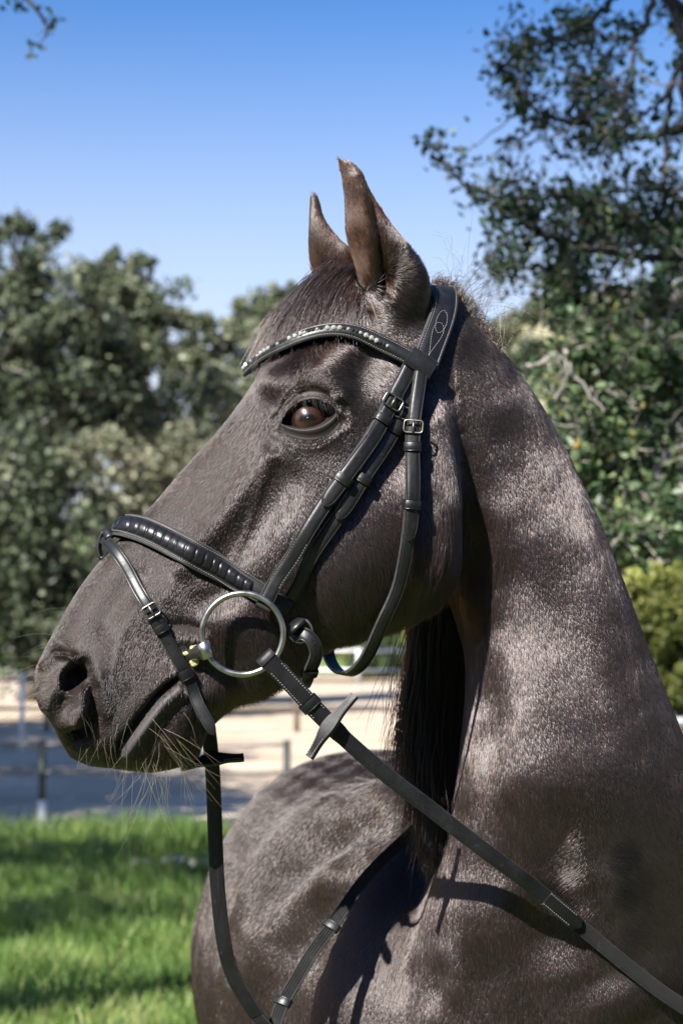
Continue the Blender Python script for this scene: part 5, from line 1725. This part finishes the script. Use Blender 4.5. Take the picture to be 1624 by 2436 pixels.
for pts, Y, r0, r1 in limbs:
    k = max(14, len(pts) * 6)
    yy = Y + np.linspace(.0, -.15, len(pts))
    P_ = crom(np.array([at(x, y, q) for (x, y), q in zip(pts, yy)]), k)
    wob = ro.normal(size=(k, 3)) * .006; P_[1:-1] += wob[1:-1]
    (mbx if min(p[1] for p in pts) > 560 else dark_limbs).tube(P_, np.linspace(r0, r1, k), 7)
    ends += list(P_[k // 3:])
ends = np.array(ends)
mbx.build('trunk', M['bark_pale'], oak)
dark_limbs.build('upper_limbs', M['bark_dark'], oak)  # shade on the upper limbs is put into a darker bark colour
# leafy sprays: (px, py, radius x, radius y, how many sprays, leaves per spray)
sprays = [(1290, 90, 110, 80, 34, 14), (1210, 120, 70, 40, 14, 12), (1400, 60, 90, 60, 26, 14), (1330, 170, 130, 60, 36, 14), (1250, 260, 70, 40, 16, 12), (1430, 190, 100, 80, 30, 13), (1200, 215, 40, 20, 5, 10),
          (1040, 340, 28, 40, 8, 9), (1080, 405, 30, 34, 9, 9), (1120, 460, 34, 36, 10, 10), (1150, 500, 40, 36, 12, 11), (1330, 330, 120, 70, 36, 13), (1430, 400, 110, 80, 36, 13), (1230, 400, 60, 40, 12, 11),
          (1280, 480, 100, 60, 36, 14), (1380, 520, 130, 80, 52, 14), (1500, 500, 110, 110, 50, 14), (1200, 560, 60, 40, 16, 12), (1290, 620, 110, 60, 46, 15), (1420, 640, 130, 70, 64, 15), (1560, 620, 90, 120, 60, 15),
          (1250, 690, 60, 26, 14, 12), (1600, 420, 60, 120, 26, 12), (1610, 60, 40, 80, 14, 11), (1170, 640, 30, 30, 6, 9), (1560, 300, 50, 60, 10, 10), (1390, 720, 110, 50, 46, 15), (1530, 760, 110, 60, 50, 15), (1780, 150, 130, 160, 50, 14), (1850, 450, 150, 160, 60, 14), (1800, 720, 140, 120, 50, 14)]
low = [(1375, 790, 70, 50, 26, 14), (1450, 830, 110, 70, 54, 14), (1570, 860, 80, 90, 46, 14), (1300, 900, 60, 60, 26, 13), (1400, 940, 90, 70, 46, 13), (1530, 980, 110, 70, 50, 13), (1350, 1020, 60, 60, 26, 13),
       (1430, 1080, 100, 70, 50, 13), (1560, 1110, 90, 80, 48, 13), (1400, 1170, 70, 60, 32, 13), (1490, 1200, 100, 60, 44, 13), (1590, 1220, 70, 60, 30, 13), (1450, 1290, 80, 40, 30, 13), (1560, 1300, 80, 40, 26, 13), (1760, 950, 120, 120, 46, 13)]
def spray_leaves(rows, dy, size, seed, tone0, frac, tm=M['bark']):
    r = np.random.default_rng(seed)
    C, Tn_ = [], []
    tw = MB()
    for px, py, rx, ry, ns, nl in rows:
        ns = max(3, int(ns * frac))
        for k in range(ns):
            a, q = r.uniform(0, 6.283), math.sqrt(r.random())
            x, y = px + rx * q * math.cos(a), py + ry * q * math.sin(a)
            Yd = OAK_Y + r.normal() * dy
            tip = at(x, y, Yd)
            d = np.linalg.norm(ends - tip, axis=1)
            s = ends[r.choice(np.argsort(d)[:4])]
            dirn = tip - s; L = np.linalg.norm(dirn)
            st = tip - dirn / max(L, 1e-6) * min(L, r.uniform(.14, .34))
            if L > .05:
                tw.tube(branch_path(s, tip, r, .3, 7, .1), np.linspace(.0045, .0018, 7), 4, cap=False)
            t = r.random(nl)
            c = st + (tip - st) * t[:, None] + r.normal(size=(nl, 3)) * .034
            C.append(c); Tn_.append(np.clip(tone0 + r.normal() * .12 + r.normal(size=nl) * .16, 0, .97))
            yl = r.random(nl) < .0015; Tn_[-1][yl] = 1.0
    C = np.concatenate(C); Tn_ = np.concatenate(Tn_)
    obj('crown', leaf_cloud(C, size, r, Tn_, .2, .62), M['leaf_oak'], oak, False)['kind'] = 'stuff'
    tw.build('twigs', tm, oak)['kind'] = 'stuff'
spray_leaves(sprays, .30, .035, 301, .26, .68)  # darker tone than the low sprays: overhead shade put into the leaf colour
spray_leaves(low, .35, .039, 302, .66, 1.25, M['bark_pale'])
crown_tree('oak_tree', 'shadowy oak foliage filling the space behind the near oak', 'tree', (2.75, 13.5, 0),
           [lobe(1400, 900, 13, 110, 120), lobe(1500, 860, 13, 170, 170), lobe(1400, 1080, 13, 160, 150), lobe(1580, 1080, 13, 160, 170), lobe(1480, 1250, 12.6, 170, 90), lobe(1640, 700, 13, 130, 150)], 26000, .075,
           (M['leaf_oak'], M['bark']), 106, .16, 'oaks on the right', clump=.25, tone0=.5)
for i, (px, Y, lb) in enumerate(((1950, 24, 'oak beyond the right edge of the picture, nearer one'), (2350, 33, 'oak beyond the right edge of the picture, farther one'))):
    crown_tree('oak_tree', lb, 'tree', (at(px, 1500, Y)[0], Y, 0), [lobe(px - 140, 1050, Y, 170, 150), lobe(px + 120, 1000, Y, 190, 160), lobe(px, 850, Y, 180, 150), lobe(px - 60, 1250, Y, 240, 130), lobe(px + 160, 1280, Y, 200, 130)], 9000, .16,
               (M['leaf_far'], M['bark']), 600 + i, .22, 'oaks on the right', tone0=.5)
crown_tree('bush', 'sunlit yellow green bush right of the neck', 'bush', (2.15, 12.0, 0),
           [lobe(1540, 1420, 12, 110, 70), lobe(1620, 1480, 12, 110, 110), lobe(1500, 1520, 12, 90, 70), lobe(1600, 1590, 12, 100, 60), lobe(1620, 1380, 12, 60, 50), lobe(1620, 1650, 12, 90, 60)], 17000, .055,
           (M['leaf_lime'], M['bark']), 107, .08, None, clump=.22, tone0=.85)
# pale hillside with scrub seen between the poll and the oak
rh = np.random.default_rng(9)
for i, (px, py, Y, rx, ry, mm, lb) in enumerate(((1215, 770, 90, 60, 60, 'leaf_grey', 'pale grey shrub on the hillside right of the poll'), (1280, 740, 96, 70, 50, 'leaf_far', 'dark round shrub on the ridge behind the oak'),
                                                (1180, 830, 86, 60, 50, 'leaf_lime', 'light green shrub low on the hillside behind the crest'), (1240, 860, 82, 70, 60, 'leaf_far', 'olive shrub on the hillside beside the crest of the neck'))):
    pass
xs = np.linspace(4, 80, 60); ys = np.linspace(70, 160, 40)
X, Yh = np.meshgrid(xs, ys, indexing='ij')
def ridge(px): return np.interp(px, [1000, 1120, 1180, 1260, 1400, 1624, 1900], [1000, 790, 722, 705, 690, 680, 660])
pxs = 812 + FPX * X / Yh
zr = np.array([at(1200, ridge(p), 120.0)[2] for p in pxs.ravel()]).reshape(X.shape)
f = np.clip((Yh - 72) / 48, 0, 1)
Zh = np.clip(zr, 0, 99) * (f ** .8) * np.clip((X - 5) / 6, 0, 1) + smooth_noise(np.stack([X, Yh, 0 * X], -1).reshape(-1, 3), .25, 12)[:, 0].reshape(X.shape) * .5 * f - .1
def make_hill():
    m, nt, b = mat('dry_hillside')
    t = noise(nt, .16, 6, .65); r = ramp(nt, t.outputs['Fac'], [(.3, (.09, .10, .05)), (.55, (.20, .19, .11)), (.75, (.32, .29, .22))])
    nt.links.new(r.outputs[0], b.inputs['Base Color']); b.inputs['Roughness'].default_value = .95
    return m
mbx = MB(); mbx.grid(np.stack([X, Yh, Zh], -1)); tag(mbx.build('hill', make_hill()), kind='structure')
hill_bvh = BVHTree.FromPolygons([tuple(p) for p in np.stack([X, Yh, Zh], -1).reshape(-1, 3)], [tuple(q) for q in np.concatenate(mbx.Q)])
for i, (px, py, rx, ry, mm, lb) in enumerate(((1215, 790, 60, 60, 'leaf_grey', 'pale grey shrub on the dry hillside right of the poll'), (1300, 735, 80, 40, 'leaf_far', 'dark round shrub on the ridge behind the near oak'),
                                              (1165, 850, 50, 45, 'leaf_lime', 'light green shrub low on the hillside behind the crest'), (1265, 850, 70, 55, 'leaf_far', 'olive shrub on the hillside beside the crest of the neck'))):
    loc = hill_bvh.ray_cast(Vector(CAMP), Vector(ray(px, py + ry * .6)).normalized())[0]
    if loc is None: continue
    Y = loc[1]
    crown_tree('shrub', lb, 'shrub', tuple(loc), [lobe(px, py, Y, rx * .8, ry * .8), lobe(px - rx * .5, py + ry * .3, Y, rx * .5, ry * .5), lobe(px + rx * .5, py + ry * .2, Y, rx * .55, ry * .55)], 4000, .30,
               (M[mm], M['bark']), 400 + i, .12, 'shrubs on the hillside')
# twig of an overhanging oak in the top left corner; its crown stands outside the frame and shades the near oak and the grass
tree2 = thing('overhanging_oak', 'oak twig with dark leaves hanging into the upper left corner of the sky', 'tree', (-4.6, 5.2, 0))
mbx = MB(); r2 = np.random.default_rng(55)
twig_ = crom([at(-500, -300, 7.2), at(-200, -120, 7.0), at(0, -40, 6.9), at(60, -5, 6.9), at(100, 40, 6.9), at(112, 75, 6.9), at(95, 105, 6.9)], 40)
mbx.tube(resample(crom([(-4.6, 5.2, -.1), (-4.5, 5.1, 1.6), (-4.4, 4.9, 3.4), (-4.2, 4.0, 6.0), (-3.9, 2.2, 8.6), (-3.7, 1.0, 11.6)], 60), 40), np.linspace(.24, .06, 40), 10)
mbx.tube(crom([(-4.42, 4.95, 3.2), (-3.6, 6.0, 4.2), twig_[0]], 14), np.linspace(.08, .03, 14), 8)
mbx.tube(twig_, np.linspace(.016, .0018, 40), 7)
mbx.tube(crom([(-4.5, 5.0, 2.6), (-5.0, 6.4, 4.4), (-5.4, 8.3, 6.0)], 20), np.linspace(.10, .03, 20), 8)
mbx.build('trunk', M['bark_dark'], tree2)
C = [np.array([at(x + r2.normal() * s, y + r2.normal() * s, 6.9 + r2.normal() * .02) for _ in range(k_)]) for x, y, s, k_ in ((22, 8, 10, 6), (52, 12, 10, 7), (78, 12, 8, 3), (122, 42, 11, 9), (138, 45, 8, 4), (118, 62, 7, 4), (108, 82, 6, 3), (82, 112, 9, 5), (102, 110, 7, 4), (75, 130, 5, 3))]
big = []
for (cx, cy, cz), (rx, ry, rz), n_ in (((-3.6, .6, 12.0), (2.6, 2.2, 1.9), 7000), ((-2.2, -.6, 12.6), (2.0, 2.0, 1.7), 4500), ((-5.4, 8.3, 6.3), (1.5, 1.3, .9), 2600), ((-6.6, 9.6, 6.0), (1.2, 1.3, .8), 1800), ((-5.2, 6.4, 5.4), (1.0, .9, .7), 900)):
    ncl = n_ // 40
    cc = np.array([cx, cy, cz]) + unit(r2.normal(size=(ncl, 3))) * (r2.random(ncl) ** .4)[:, None] * np.array([rx, ry, rz])
    big.append(cc[r2.integers(0, ncl, n_)] + r2.normal(size=(n_, 3)) * .20)
C = np.concatenate(C); nb_ = len(C)
big = np.concatenate(big)
obj('crown', leaf_cloud(C, .034, r2, np.clip(.2 + r2.normal(size=nb_) * .1, 0, 1), .2, .62), M['leaf_oak'], tree2, False)['kind'] = 'stuff'
obj('crown', leaf_cloud(big, .13, r2, np.clip(.3 + r2.normal(size=len(big)) * .12, 0, 1), .2, .62), M['leaf_oak'], tree2, False)['kind'] = 'stuff'
# oaks standing outside the left edge throw dappled shade on the sand
for i, (bx, by, lb) in enumerate(((-8.4, 12.6, 'oak outside the left edge that shades the sand, nearest of three'), (-9.4, 19.5, 'oak outside the left edge that shades the sand, middle one of three'), (-11.4, 27.0, 'oak outside the left edge that shades the sand, farthest of three'))):
    crown_tree('oak_tree', lb, 'tree', (bx, by, 0), [(bx + .4, by - .5, 7.6, 2.2, 2.0, 1.3), (bx - 1.5, by + 1.5, 8.2, 2.2, 2.2, 1.6), (bx + 1.2, by + 2.0, 7.2, 1.8, 1.8, 1.1), (bx - .4, by + 3.4, 7.8, 2.0, 2.0, 1.3)], 14500, .22,
               (M['leaf_far'], M['bark']), 500 + i, .3, 'oaks outside the frame', tone0=.35)
# unseen oaks added behind the camera to keep the low sky off the horse
for i, (bx, by, lb) in enumerate(((-11.5, -7.0, 'added unseen oak blocking low sky behind the camera, first from the left'), (-5.8, -10.5, 'added unseen oak blocking low sky behind the camera, second from the left'), (.2, -10.0, 'added unseen oak blocking low sky behind the camera, third from the left'),
                                  (6.2, -9.0, 'added unseen oak blocking low sky behind the camera, fourth from the left'), (11.0, -4.5, 'added unseen oak blocking low sky behind the camera, fifth from the left'))):
    crown_tree('oak_tree', lb, 'tree', (bx, by, 0), [(bx, by, 4.6, 3.2, 2.2, 2.2), (bx - 2.2, by + .4, 3.0, 2.4, 1.8, 2.2), (bx + 2.2, by - .3, 3.0, 2.4, 1.8, 2.2), (bx, by + .6, 1.8, 3.0, 1.6, 1.7), (bx + 1.0, by, 6.2, 2.0, 1.8, 1.3)], 5200, .42,
               (M['leaf_far'], M['bark']), 700 + i, .35, 'added oaks behind the camera that block low sky', clump=.5, tone0=.35)
